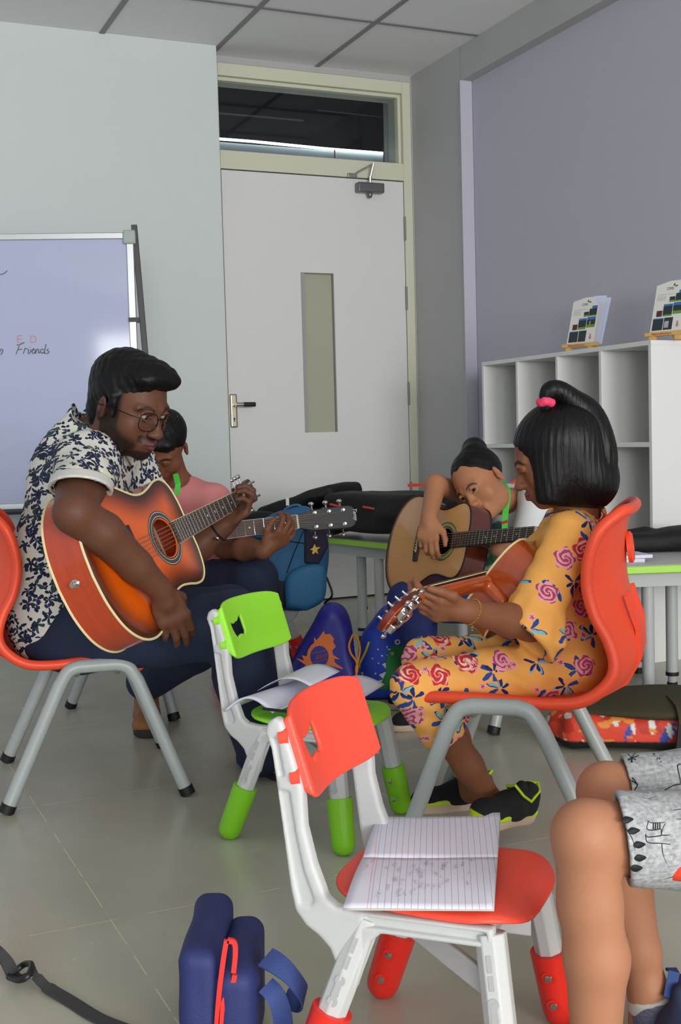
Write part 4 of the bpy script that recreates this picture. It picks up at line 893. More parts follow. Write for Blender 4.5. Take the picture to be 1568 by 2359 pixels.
S = SDF(); torsog(S, -.008); HG.build(S, child=1, closed=True); S.cone(at(1340, 1212, 2.66), HG.p(0, -.035, -.045), .043, .040, .02); S.cone(at(1330, 1215, 2.66), HG.p(0, -.01, -.06), .040, .036, .02)
S.limb([(sg_n, .038), (eg_n, .032)], .015); S.limb([(eg_n, .033), (eg_n*.65+wg_n*.35, .0335), (wg_n, .0225)], .015); S.limb([(sg_f, .036), (eg_f, .031), (wg_f, .023)], .015)
hy = nrm(at(985, 1400, 2.345)-wg_n)
PG = hand(S, wg_n, hy, nrm(np.array([-.05, -.80, -.60])), .80, 1, [(22, 38, 25), (26, 40, 25), (30, 42, 25), (34, 44, 25)], 3, thumb=[(.022, .030, -.004), (.050, .060, .002), (.060, .095, .0), (.060, .124, -.006)], fr=1.0)
hand(S, wg_f, nrm((-.4, .1, -.6)), (-.7, .1, .6), .78, 1, (20, 35, 25))
for i, (hp, kn, an) in enumerate(legg):
    S.limb([(hp, .056), (kn, .042)], .02); S.limb([(kn, .042), (kn*.72+an*.28, .0405), (kn*.35+an*.65, .031), (an, .0255)], .02); S.cone(an, an+(-.0, 0, -.03) if False else an-np.array([0, 0, .025]), .026, .028, .02)
S.build('body', M_skin, gp, res=.0045, world=True, paint=HG.paint('8a583e', '8a4b46', '1a100c'), fine=[(HG.c-.125, HG.c+.125, .0026), (wg_n-(.17, .07, .08), wg_n+(.03, .07, .09), .0027)])
HG.eyes(gp, (0, 1, -.5))
# bob haircut, ponytail, tie
S = SDF(); HG.E(S, (0, -.018, .044), (.084, .100, .082), .01); S.ell(at(1300, 1022, 2.63), (.098, .094, .095), None, .03); S.ell(at(1318, 1095, 2.64), (.094, .094, .085), None, .04)
S.ell(at(1345, 1110, 2.64), (.070, .080, .062), None, .03); S.ell(at(1268, 1112, 2.575), (.038, .030, .080), None, .03); S.ell(at(1275, 1110, 2.70), (.040, .030, .075), None, .03)
S.ell(at(1198, 1108, 2.635), (.036, .062, .080), rotm((0, 1, 0), 14), .015, 's')
S.ell(HG.p(0, .10, -.03), (.058, .060, .085), HG.R, .012, 's')
S.cut(at(1320, 1168, 2.6), nrm((-.10, -.05, -1)), .010); S.ell(at(1318, 1205, 2.66), (.07, .065, .05), None, .02, 's')
rgh = wrinkle(.0022, 1, 2)
def strands(X):
    a = np.arctan2(X[:, 1]-2.635, X[:, 0]-(at(1310, 1060, 2.63)[0])); return .0006*np.sin(a*46+2*np.sin(X[:, 2]*24))+.0004*np.sin(a*97+3*np.sin(X[:, 2]*31+1))
M_hair2 = hairmat('black_glossy_hair', '080708', .42, (1, 1, .05), .0022)
S.build('hair', M_hair2, gp, res=.003, world=True, noise=strands)
S = SDF(); pt = [(1258, 944, 2.59, .012), (1258, 915, 2.585, .0115), (1266, 899, 2.585, .014), (1286, 900, 2.59, .018), (1314, 922, 2.60, .023), (1350, 955, 2.61, .032), (1372, 1005, 2.60, .034), (1385, 1060, 2.60, .032), (1385, 1110, 2.60, .024)]
Q = spl([tuple(at(a, b, c))+(d,) for a, b, c, d in pt], 4); S.limb([(q[:3], q[3]) for q in Q], .010); S.build('ponytail', M_hair2, gp, res=.003, world=True, noise=strands)
S = SDF(); pc = at(1257, 926, 2.585)
for i in range(10):
    a0, a1 = i*.628, (i+1)*.628; S.cone(pc+np.array([math.cos(a0)*.0115, math.sin(a0)*.0115, .002*math.sin(3*a0)]), pc+np.array([math.cos(a1)*.0115, math.sin(a1)*.0115, .002*math.sin(3*a1)]), .0085+.001*(i % 2), .0085+.001*((i+1) % 2), .003)
S.build('hair_tie', mat('hot_pink', 'f0426a', .7), gp, res=.0018, world=True)
# dress
S = SDF(); torsog(S, .008)
dn = nrm(eg_n-sg_n); S.cone(sg_n, sg_n+(eg_n-sg_n)*.80, .050, .056, .02); S.cone(sg_f, sg_f+(eg_f-sg_f)*.7, .048, .052, .02)
fl0 = sg_n+(eg_n-sg_n)*.78; fl1 = at(1222, 1462, 2.46); S.cone(fl0, fl1, .054, .074, .012)
for i in range(9):
    a = 2*math.pi*i/9; u1 = nrm(np.cross(dn, (0, 1, 0))); u2 = np.cross(dn, u1); o_ = u1*math.cos(a)+u2*math.sin(a); S.cone(fl0+o_*.048, fl1+o_*.066, .006, .012, .012)
S.cut(at(1190, 1452, 2.46), nrm(dn+np.array([-.50, 0, -.05])), .003, fl1-.10, fl1+.10); S.cone(fl0+dn*.02, fl1+dn*.09, .040, .064, .004, 's')
for i, (hp, kn, an) in enumerate(legg):
    en = kn+(an-kn)*(.36 if i == 0 else .30); S.limb([(hp, .070), (hp*.5+kn*.5, .061), (kn, .054)], .03); S.cone(kn, en, .054, .060, .025); S.cut(en, nrm((an-kn)+np.array([.02 if i == 0 else 0, 0, 0])), .003, en-.09, en+.09); S.cone(en-nrm(an-kn)*.012, en+nrm(an-kn)*.06, .048, .052, .003, 's')
S.cone(at(1338, 1208, 2.66), at(1342, 1182, 2.655), .056, .050, .015); S.cone(at(1340, 1200, 2.66), at(1343, 1150, 2.65), .0455, .045, .004, 's')
def foldg(X):
    w = wrinkle(.0028, 60, 11, 6)(X); return w+.0012*np.sin((X[:, 0]*.5+X[:, 2])*150+3*np.sin(X[:, 0]*20))
S.build('dress', M_dress, gp, res=.0045, world=True, noise=foldg)
M_gold = mat('gold', 'd8a94a', .25, 1)
br = thing('bracelet', 'thin gold bead bracelet on the wrist of the girl in orange', 'bracelet', TR(at(1078, 1410, 2.37)))
bc = wg_n+(eg_n-wg_n)*.045; bd = nrm(eg_n-wg_n+np.array([0, 0, -.03])); b1_ = nrm(np.cross(bd, (0, 0, 1))); b2_ = np.cross(bd, b1_); B = MB()
for i in range(30):
    a = 2*math.pi*i/30; B.sph(bc+(b1_*math.cos(a)+b2_*math.sin(a))*.0262, .0021, 8)
B.tube([bc+(b1_*math.cos(a)+b2_*math.sin(a))*.0262 for a in np.linspace(0, 2*math.pi, 31)[:-1]], .0009, 5, closed=True); B.build('beads', M_gold, br, world=True)
MB().sph(bc-np.array([0, .012, .030]), .0028, 8).sph(bc-np.array([0, .012, .0355]), .0022, 8).build('charm', M_gold, br, world=True)
M_sk = mat('black_mesh', '131416', .85, bump=.0008, bscale=300); M_lime = mat('lime_trim', 'bfe01c', .5); M_so = mat('cream_sole', 'c9b29a', .7)
P1 = shoe(gp, 'shoe', at(1205, 1885, 2.60), at(1085, 1905, 2.44), (.30, -.15, 1), .82, M_sk, M_so, M_lime, 'sneaker')
MB().tube([P1(.026, .02, .095), P1(.034, .06, .072), P1(.028, .10, .088), P1(0, .11, .105), P1(-.028, .10, .088), P1(-.034, .06, .072), P1(-.026, .02, .095), P1(0, -.008, .105)], .0032, 6, closed=True).build('shoe_collar_trim', M_lime, gp, world=True)
P2 = shoe(gp, 'shoe', fl(1110, 1855)+np.array([.02, 0, 0]), fl(985, 1868), (0, 0, 1), .80, M_sk, M_so, M_lime, 'sneaker')
MB().tube([P2(.026, .02, .095), P2(.034, .06, .072), P2(.028, .10, .088), P2(0, .11, .105), P2(-.028, .10, .088), P2(-.034, .06, .072), P2(-.026, .02, .095), P2(0, -.008, .105)], .0032, 6, closed=True).build('shoe_collar_trim', M_lime, gp, world=True)
# ================= girl in white =================
wp = person('girl', 'girl in a white shirt and green lanyard resting her head on a tan guitar', (.465, 3.846, 0))
H2 = Head(at(1110, 1118, 3.60), (-.55, -.69, -.35), (-.62, .10, .78), .88)
w_n, w_f = at(1232, 1158, 3.64), at(1120, 1150, 3.95); w_el, w_wr = at(1003, 1118, 3.60), at(988, 1192, 3.50)
def torsow(S, o):
    S.ell(at(1172, 1215, 3.82), (.10+o, .12+o, .125), None, .05); S.ell(at(1150, 1330, 3.84), (.10+o, .11+o, .11), None, .05); S.cone(w_n, w_f, .042+o, .042+o, .04); S.cone(at(1175, 1200, 3.72), at(1160, 1320, 3.78), .06+o, .07+o, .03)
leg2 = [[at(1125, 1395, 3.75), at(935, 1385, 3.62), at(1000, 1590, 3.66)], [at(1130, 1390, 3.95), at(960, 1372, 3.85), at(985, 1560, 3.95)]]
S = SDF(); torsow(S, -.008); H2.build(S, child=1); S.cone(at(1172, 1160, 3.74), H2.p(0, -.02, -.06), .042, .038, .03)
S.limb([(w_f, .038), (w_el, .031)], .015); S.limb([(w_el, .032), (w_wr, .024)], .015); S.limb([(w_n, .038), (at(1210, 1290, 3.50), .032), (at(1150, 1265, 3.35), .025)], .015)
hand(S, w_wr, nrm(at(985, 1240, 3.47)-w_wr), (-.3, -.9, .0), .78, -1, [(25, 40, 30), (30, 45, 30), (35, 50, 30), (40, 55, 30)], 2)
for hp, kn, an in leg2: S.limb([(hp, .05), (kn, .04), (an, .027)], .02)
S.build('body', M_skin, wp, res=.0055, world=True, paint=H2.paint('b27a58', 'a05c50', '2a1c16'), fine=[(H2.c-.12, H2.c+.12, .003), (w_wr-(.06, .08, .13), w_wr+(.07, .06, .05), .0035)])
H2.eyes(wp, (.25, 1, .1))
S = SDF(); H2.E(S, (0, -.024, .048), (.083, .098, .086), .01)
H2.E(S, (0, .112, -.010), (.070, .062, .078), .012, 's')
for k in (-1, 1): H2.E(S, (k*.088, .0, -.020), (.020, .030, .042), .008, 's')
S.cut(H2.p(0, -.05, -.035), nrm(-H2.U-.4*H2.F), .012)
S.cone(H2.p(.020, -.055, .105), at(1092, 1035, 3.68), .030, .036, .02); S.cone(at(1092, 1038, 3.68), at(1122, 1075, 3.72), .032, .02, .02)
S.build('hair', M_hair, wp, res=.0035, world=True, noise=wrinkle(.001, 200, 4, 8))
S = SDF(); torsow(S, .006); S.cone(w_n, at(1215, 1250, 3.55), .050, .052, .02); S.cone(w_f, w_f+(w_el-w_f)*.3, .046, .046, .02); S.cone(at(1172, 1160, 3.75), at(1160, 1135, 3.68), .044, .044, .008, 's'); S.ell(at(1150, 1160, 3.68), (.050, .05, .032), None, .02, 's')
tl = np.array(lin('1d6a6c')[:3]); wh = np.array(lin('dfe2e4')[:3])
def ptee(V):
    C = np.tile(wh, (len(V), 1))
    for px, py, r, c in ((1148, 1226, .030, '1d5f62'), (1180, 1234, .024, '1d6a6c'), (1150, 1282, .026, '6fae5a'), (1170, 1295, .02, '8a6aa0'), (1135, 1300, .018, '3a8a50')):
        q = at(px, py, 3.62); d = np.sqrt((V[:, 0]-q[0])**2+(V[:, 2]-q[2])**2)+.004*np.sin(np.arctan2(V[:, 2]-q[2], V[:, 0]-q[0])*4); m = smooth(r, r-.004, d)[:, None]*.9; C = C*(1-m)+np.array(lin(c)[:3])*m
    return C
S.build('shirt', mat('white_cotton', None, .8, attr=True, bump=.0003, bscale=600), wp, res=.005, world=True, noise=wrinkle(.003, 50, 21, 7), paint=ptee)
M_lan = mat('green_lanyard', '4fd24a', .6)
MB().ribbon(spl([at(1150, 1108, 3.70), at(1166, 1125, 3.62), at(1168, 1150, 3.60), at(1163, 1190, 3.60), at(1162, 1245, 3.58)], 6), [.009]*25, .001, (1, -.2, 0)).build('lanyard', M_lan, wp, world=True)
MB().ribbon([at(1161, 1200, 3.595), at(1163, 1206, 3.595)], .0095, .0016, (1, -.2, 0)).build('lanyard_clip', mat('clip_red', 'c0392b', .4), wp, world=True)
S = SDF()
for hp, kn, an in leg2: S.limb([(hp, .068), (kn, .054), (an, .048)], .025)
S.ell(at(1135, 1385, 3.85), (.12, .12, .07), None, .04)
S.build('jeans', mat('indigo_denim', '232f6b', .8, bump=.0004, bscale=400, var=.2), wp, res=.006, world=True, noise=wrinkle(.002, 55, 9, 6))
for i, (hp, kn, an) in enumerate(leg2): shoe(wp, 'shoe', np.array([an[0]+.05, an[1]+.02, 0]), np.array([an[0]-.12, an[1]-.05, 0]), (0, 0, 1), .8, M_sk, M_so, None, 'sneaker'); 
# ================= boy in pink =================
bp2 = person('boy', 'boy in a pink shirt, head bowed over his guitar behind the man', (-.62, 4.15, 0))
H3 = Head(at(377, 1030, 3.93), (-.18, -.72, -.67), (.03, -.68, .73), .92)
b_n, b_f = at(487, 1158, 3.98), at(318, 1135, 3.98); e_n, w3 = at(520, 1258, 3.86), at(608, 1268, 3.66)
def torsob(S, o):
    S.ell(at(412, 1180, 4.02), (.125+o, .09+o, .13), None, .05); S.ell(at(425, 1290, 4.05), (.12+o, .10+o, .12), None, .05); S.cone(b_n, b_f, .05+o, .05+o, .04); S.cone(b_n, at(460, 1240, 4.02), .05+o, .06+o, .04)
leg3 = [[at(480, 1345, 4.0), at(588, 1332, 3.78), at(590, 1590, 3.78)], [at(440, 1345, 4.12), at(578, 1318, 4.02), at(640, 1540, 4.1)]]
S = SDF(); torsob(S, -.01); H3.build(S, child=1, closed=True); S.cone(at(405, 1110, 4.0), H3.p(0, -.03, -.05), .045, .042, .03)
S.limb([(b_n, .042), (e_n, .038)], .02); S.limb([(e_n, .040), (e_n*.5+w3*.5, .038), (w3, .026)], .02); S.limb([(b_f, .042), (at(300, 1250, 3.75), .038), (at(340, 1255, 3.55), .026)], .02)
hand(S, w3, nrm(np.array([.75, 0, .55])), nrm(np.array([.25, -.80, -.60])), .86, -1, [(35, 45, 30), (30, 42, 28), (26, 40, 26), (20, 36, 26)], 9)
for hp, kn, an in leg3: S.limb([(hp, .06), (kn, .045), (an, .03)], .02)
S.build('body', M_skin, bp2, res=.0055, world=True, paint=H3.paint('7d4f38', '7a4040', '15100e'), fine=[(H3.c-.125, H3.c+.125, .0035), (w3-(.04, .06, .05), w3+(.16, .06, .12), .0035)])
S = SDF(); H3.E(S, (0, -.018, .050), (.081, .098, .084), .01); H3.E(S, (0, .06, .075), (.062, .035, .03), .02); H3.E(S, (0, .112, -.010), (.075, .055, .075), .012, 's'); S.cut(H3.p(0, -.05, -.045), nrm(-H3.U), .012)
for k in (-1, 1): H3.E(S, (k*.088, .0, -.020), (.018, .028, .038), .008, 's')
S.build('hair', M_hair, bp2, res=.0035, world=True, noise=wrinkle(.001, 240, 5, 8))
S = SDF(); torsob(S, .006); S.cone(b_n, b_n+(e_n-b_n)*.95, .055, .058, .02); S.cut(e_n-nrm(e_n-b_n)*.012, nrm(e_n-b_n), .003, e_n-.1, e_n+.1); S.cone(b_n, e_n+nrm(e_n-b_n)*.05, .035, .047, .003, 's'); S.cone(b_f, at(310, 1215, 3.85), .055, .058, .02); S.cone(at(405, 1120, 3.99), at(395, 1085, 3.95), .045, .05, .01, 's')
M_pink = mat('pink_cotton', 'e08b8b', .8, bump=.0003, bscale=500, var=.08); S.build('shirt', M_pink, bp2, res=.0055, world=True, noise=wrinkle(.003, 45, 31, 7))
MB().ribbon([at(404, 1092, 3.90), at(410, 1115, 3.86), at(407, 1140, 3.86)], .009, .001, (1, 0, .1)).build('lanyard', M_lan, bp2, world=True)
MB().tube([e_n+nrm(w3-e_n)*.0+(0, 0, .0), e_n+nrm(w3-e_n)*.018], .0425, 16).build('wrist_band', mat('black_band', '121214', .7), bp2, world=True)
S = SDF()
for hp, kn, an in leg3: S.limb([(hp, .082), (kn, .066), (an, .055)], .03)
S.ell(at(440, 1360, 4.08), (.15, .13, .08), None, .05)
S.build('jeans', M_denim, bp2, res=.006, world=True, noise=wrinkle(.0025, 50, 12, 6))
for hp, kn, an in leg3: shoe(bp2, 'shoe', np.array([an[0]-.05, an[1]+.03, 0]), np.array([an[0]+.03, an[1]-.15, 0]), (0, 0, 1), .9, M_sk, M_so, None, 'sneaker')
# ================= child at the right edge =================
kc = (.59, 1.63)
school_chair(kc, math.radians(176), 'red shell chair under the child in grey dinosaur shorts, right edge')
kp = person('child', 'child in grey dinosaur-print shorts, only bare knees and shins in frame, right edge', (kc[0], kc[1], 0))
K1 = [at(1720, 1945, 1.56), at(1352, 1925, 1.46), at(1378, 2620, 1.47)]; K2 = [at(1700, 1812, 1.80), at(1400, 1828, 1.74), at(1492, 2282, 1.72)]
pel = np.array([K1[0][0]+.14, 1.68, .42]); sp_ = pel+np.array([.10, 0, .34])
S = SDF()
S.limb([(K1[0], .056), (K1[0]*.35+K1[1]*.65, .0465), (K1[1], .0425)], .008); S.limb([(K1[1], .0425), (K1[1]*.78+K1[2]*.22, .0385), (K1[1]*.6+K1[2]*.4+np.array([.006, 0, 0]), .0395), (K1[1]*.25+K1[2]*.75, .029), (K1[2], .025)], .014)
S.ell(K1[1]+np.array([-.006, -.010, .004]), (.034, .034, .038), None, .012)
S.limb([(K2[0], .055), (K2[0]*.35+K2[1]*.65, .0455), (K2[1], .0425)], .008); S.limb([(K2[1], .0425), (K2[1]*.78+K2[2]*.22, .039), (K2[1]*.6+K2[2]*.4, .040), (K2[1]*.2+K2[2]*.8, .029), (K2[2], .025)], .014)
S.ell(K2[1]+np.array([-.006, -.010, .006]), (.034, .032, .038), None, .02)
S.ell(pel, (.09, .12, .09), None, .05); S.ell((pel+sp_)/2, (.070, .10, .19), rotm((0, 1, 0), 16), .05); S.cone(sp_+np.array([0, -.11, -.03]), sp_+np.array([0, .11, -.03]), .04, .04, .04)
HK = Head(sp_+np.array([-.03, 0, .19]), (-.9, .2, -.4), (-.3, 0, .95), .88); HK.build(S, child=1); S.cone(sp_, HK.p(0, -.02, -.06), .04, .04, .02)
for y in (-.13, .13): S.limb([(sp_+np.array([0, y, -.02]), .04), (sp_+np.array([.02, y*1.2, -.22]), .034), (sp_+np.array([-.06, y*.9, -.33]), .024)], .02)
for K, q in ((K1, .0), (K2, 0)): S.cone(K[2], K[2]-np.array([0.0, 0, .05]), .027, .030, .02)
S.build('body', M_skin, kp, res=.005, world=True, paint=HK.paint('b07a5c', 'a86058', '1a1410'), fine=[((K1[1][0]-.07, 1.36, .40-.08), (K1[1][0]+.10, 1.56, .56), .0035)])
S = SDF(); HK.E(S, (0, -.02, .05), (.083, .1, .086), .01); HK.E(S, (0, .11, -.02), (.07, .06, .09), .01, 's'); S.cut(HK.p(0, -.05, -.04), -HK.U, .01); S.build('hair', M_hair, kp, res=.005, world=True)
def shorts_mat():
    m, N, P, tc = NTm('grey_marl', .85, .0004); nz = N('ShaderNodeTexNoise', {'Vector': tc.outputs['Object'], 'Scale': 160., 'Detail': 6.}); mp = N('ShaderNodeMapping', {0: tc.outputs['Object']}); mp.inputs['Scale'].default_value = (1, 1, 6)
    n2 = N('ShaderNodeTexNoise', {'Vector': mp.outputs[0], 'Scale': 60., 'Detail': 4.}); f = N.m('MULTIPLY_ADD', nz.outputs[0], .6, N.m('MULTIPLY', n2.outputs[0], .4)); r = N('ShaderNodeMapRange', {0: f, 1: .38, 2: .62})
    N.l.new(N.mix(r.outputs[0], lin('8c9092'), lin('b9bcbd')), P.inputs['Base Color']); return m
M_sho = shorts_mat()
S = SDF(); h1 = K1[1]+(K1[0]-K1[1])*.205; h2 = K2[1]+(K2[0]-K2[1])*.14
d1 = nrm(K1[0]-K1[1]); d2 = nrm(K2[0]-K2[1])
S.cone(h1-d1*.03, K1[0], .0575, .068, .002); S.cone(h2-d2*.03, K2[0], .0555, .064, .002); S.ell(pel, (.10, .13, .10), None, .05)
S.cut(h1, (-.97, .08, -.12), .002, h1-.09, h1+(.05, .06, .09)); S.cut(h2, (-.97, .08, -.12), .002, h2-.065, h2+(.05, .09, .08))
S.cone(h1-d1*.06, h1+d1*.015, .0505, .049, .001, 's'); S.cone(h2-d2*.06, h2+d2*.015, .0495, .048, .001, 's')
S.build('shorts', M_sho, kp, res=.0033, world=True, noise=wrinkle(.0008, 60, 15, 6))
S = SDF(); S.ell((pel+sp_)/2+np.array([0, 0, .0]), (.084, .116, .20), rotm((0, 1, 0), 16), .05); S.cone(sp_+np.array([0, -.11, -.03]), sp_+np.array([0, .11, -.03]), .052, .052, .05)
for y in (-.13, .13): S.cone(sp_+np.array([0, y, -.02]), sp_+np.array([.01, y*1.1, -.14]), .050, .052, .03)
S.build('shirt', mat('plain_tee', '5a7a9a', .8), kp, res=.006, world=True)
# printed line drawings on the shorts: raised ink strokes hugging the cloth
M_ink = mat('black_ink', '1d1e24', .7)
def oncloth(px, py, leg):       # point of the shorts' surface seen at this pixel
    A, B, ra, rb = ((h1, K1[0], .0578, .068) if leg == 1 else (h2, K2[0], .0558, .064)); d = FW+RT*(px-784)/FPX+UP*(1179.5-py)/FPX; d = d/np.linalg.norm(d)
    e = B-A; q = e@e; t = 1.0
    for _ in range(40):
        X = CP+d*t; w = X-A; s = np.clip((w@e)/q, -.3, 1); dist = np.linalg.norm(w-s*e)-(ra+(rb-ra)*s); t += dist*.9
    return CP+d*(t-.0008)
def inks(name, strokes, leg, r=.0007):
    for st in strokes:
        P = [oncloth(x, y, leg) for x, y in (spl(st, 4) if len(st) > 2 else st)]; MB().tube(P, r, 5).build(name, M_ink, kp, world=True)
Zx = lambda x, y: (1200+x*.3303, 1580+y*.3303)
def zs_(L): return [[Zx(*p) for p in s] for s in L]
inks('print_line', zs_([[(880, 940), (905, 955), (960, 955), (1000, 950), (1040, 895), (1055, 870), (1110, 860)], [(885, 945), (878, 1000), (930, 1005), (975, 1000), (980, 1040), (1040, 1040)], [(868, 1035), (885, 1055), (975, 1045)], [(868, 1035), (880, 1090), (970, 1098), (1040, 1105)],
      [(980, 1100), (985, 1160), (1000, 1210), (1025, 1258)], [(975, 1045), (990, 985), (1015, 945)], [(725, 990), (755, 1030), (778, 1080), (790, 1140), (785, 1200), (780, 1250)], [(950, 1335), (1000, 1345), (1060, 1330), (1110, 1325)], [(1045, 895), (1050, 925), (1114, 930)]]), 1)
inks('print_line', zs_([[(920, 955), (920, 1000)], [(935, 955), (935, 1003)], [(950, 956), (950, 1003)], [(965, 956), (965, 1002)]]), 1, .0011)
for c in ((735, 935), (780, 1010), (818, 1105), (825, 1195), (800, 1265)):
    L = [(c[0]-40, c[1]+8), (c[0]-15, c[1]-22), (c[0]+35, c[1]-10), (c[0]+40, c[1]+5), (c[0]-5, c[1]+28)]; P = [oncloth(*Zx(*p), 1) for p in spl(L, 4, True)]; n = nrm(np.cross(P[4]-P[0], P[8]-P[0])); n = n if n@(CP-P[0]) > 0 else -n
    mk('print_leaf', [p+n*.0008 for p in P], [tuple(range(len(P)))], M_ink, kp, world=True, mods=[('SOLIDIFY', dict(thickness=.0008))])
inks('print_line', zs_([[(895, 790), (850, 760)], [(895, 790), (848, 785)], [(895, 790), (870, 820)], [(895, 790), (905, 822)], [(895, 790), (935, 805)], [(895, 790), (940, 775)], [(895, 790), (920, 745)], [(895, 790), (885, 745)]]), 1, .0010)
inks('print_line', zs_([[(920, 475), (930, 480), (935, 560), (925, 600), (945, 620), (975, 638)], [(920, 475), (918, 560), (935, 600)], [(905, 500), (918, 505)], [(905, 540), (918, 540)], [(1110, 545), (1090, 560), (1105, 640), (1110, 680)], [(1000, 728), (1060, 695), (1110, 685)], [(775, 640), (810, 690), (790, 725)], [(770, 660), (815, 690)]]), 2, .0009)
inks('print_line', zs_([[(940, 540), (950, 505)], [(945, 560), (965, 505)], [(948, 585), (975, 530)], [(950, 605), (978, 560)], [(770, 505), (745, 480)], [(770, 505), (745, 520)], [(770, 505), (770, 535)], [(770, 505), (800, 520)], [(770, 505), (820, 490)], [(770, 505), (795, 475)]]), 2, .0016)
# sock and shoe of the far foot, shoe of the near foot
M_sock = mat('marl_sock', '6b6f86', .9, bump=.0012, bscale=120, var=.8, stretch=(1, 1, 5)); M_cufs = mat('sock_cuff', 'c9c7bd', .9, bump=.001, bscale=60, stretch=(6, 6, .3))
fa = at(1515, 2340, 1.72); S = SDF(); S.cone(K2[2]+np.array([.004, 0, .004]), fa, .0335, .038, .015); S.cone(fa, fa+np.array([.0, -.10, -.04]), .036, .032, .02); S.cut(K2[2]+np.array([.0, 0, -.006]), nrm((-.22, 0, 1)), .002); S.build('sock', M_sock, kp, res=.004, world=True)
S = SDF(); S.cone(K2[2]+np.array([.005, 0, .01]), K2[2]+np.array([.008, 0, -.05]), .0355, .0375, .01); S.cut(K2[2]+np.array([0, 0, -.004]), nrm((-.22, 0, 1)), .002); S.cut(K2[2]+np.array([0, 0, -.026]), nrm((.22, 0, -1)), .002); S.build('sock_cuff', M_cufs, kp, res=.003, world=True)
MB().ribbon([at(1540, 2300, 1.68), at(1552, 2240, 1.70), at(1545, 2232, 1.72)], .008, .002, (1, 0, 0)).build('heel_tab', mat('tab_blue', '38508a', .8), kp, world=True)
shoe(kp, 'shoe', np.array([fa[0]+.04, fa[1]+.02, 0]), np.array([fa[0]-.02, fa[1]-.20, 0]), (0, 0, 1), .88, mat('navy_mesh', '2c3555', .8), mat('yellow_sole', 'd8d03a', .6), None, 'sneaker')
shoe(kp, 'shoe', np.array([K1[2][0]+.05, K1[2][1]+.02, 0]), np.array([K1[2][0]-.01, K1[2][1]-.19, 0]), (0, 0, 1), .88, bpy.data.materials['navy_mesh'], bpy.data.materials['yellow_sole'], None, 'sneaker')
# ring of the man
rc_ = PH(-.0125, .108, -.017); ring = thing('finger_ring', 'silver ring on the strumming hand of the man', 'ring', TR(rc_))
u1 = nrm(np.cross(hy_m, (0, 0, 1))); u2 = np.cross(hy_m, u1); MB().tube([rc_+(u1*math.cos(a)+u2*math.sin(a))*.0105 for a in np.linspace(0, 2*math.pi, 21)[:-1]], .0022, 6, closed=True).build('band', M_chrome, ring, world=True)
bl = thing('wrist_bracelet', 'thin bracelet with a silver bead on the fretting wrist of the man', 'bracelet', TR(wr_f)); wd = nrm(wr_f-el_f); bc2 = wr_f-wd*.02; u1 = nrm(np.cross(wd, (0, 0, 1))); u2 = np.cross(wd, u1)
MB().tube([bc2+(u1*math.cos(a)+u2*math.sin(a))*.0335 for a in np.linspace(0, 2*math.pi, 25)[:-1]], .003, 6, closed=True).build('band', M_dark, bl, world=True)
MB().sph(at(500, 1240, 3.29), .006, 10).build('bead', M_chrome, bl, world=True)
# ================= tables and what lies on them =================
M_lam = mat('table_laminate', 'c9cccb', .4); M_edge = mat('lime_edge', 'a5e04a', .4); M_tleg = mat('table_leg', 'b4b8b7', .4)
def table(poly, z, legs, label, group='white tables with lime edges'):
    c = np.mean(poly, 0); t = thing('table', label, 'table', TR((c[0], c[1], 0)), group); P = [(p[0]-c[0], p[1]-c[1]) for p in poly]
    a = sum(P[i][0]*P[(i+1) % len(P)][1]-P[(i+1) % len(P)][0]*P[i][1] for i in range(len(P))); P = P if a > 0 else P[::-1]
    MB().prism([(x*.985, y*.985) for x, y in P], z-.024, z).build('tabletop', M_lam, t, bev=.002); MB().prism(P, z-.026, z-.0012).build('edge_band', M_edge, t, bev=.003)
    MB().prism([(x*.86, y*.86) for x, y in P], z-.075, z-.026).build('apron', M_tleg, t)
    for lx, ly in legs:
        x, y = lx-c[0], ly-c[1]; l = MB().tube([(x, y, .05), (x, y, z-.026)], .0205, 16).build('leg', M_tleg, t)
        MB().tube([(x, y, .045), (x, y, .058)], .0225, 16).build('leg_ring', M_black, l); MB().tube([(x, y, .02), (x, y, .045)], .015, 14).build('foot_stem', M_tleg, l); MB().tube([(x, y, 0), (x, y, .022)], .018, 14).build('foot', M_black, l)
    return t
zt_ = .463
table([(.84, 3.80), (1.66, 3.86), (1.50, 4.42), (.90, 4.85)], zt_, [(1.0, 3.906), (1.134, 4.109), (1.085, 4.384), (.92, 4.62)], 'white table with lime edge before the cubby shelf, right side')
table([(-.42, 5.78), (.40, 4.53), (.88, 4.95), (.12, 6.12)], zt_, [(.155, 5.02), (.085, 5.25), (.47, 4.70), (-.28, 5.74), (.68, 4.98), (.10, 5.9)], 'white table with lime edge below the door, covered by black guitar bags')
M_bag = mat('black_nylon', '0f0f11', .7, bump=.0012, bscale=60, var=.3); M_zip = mat('coral_zip', 'e2492c', .5)
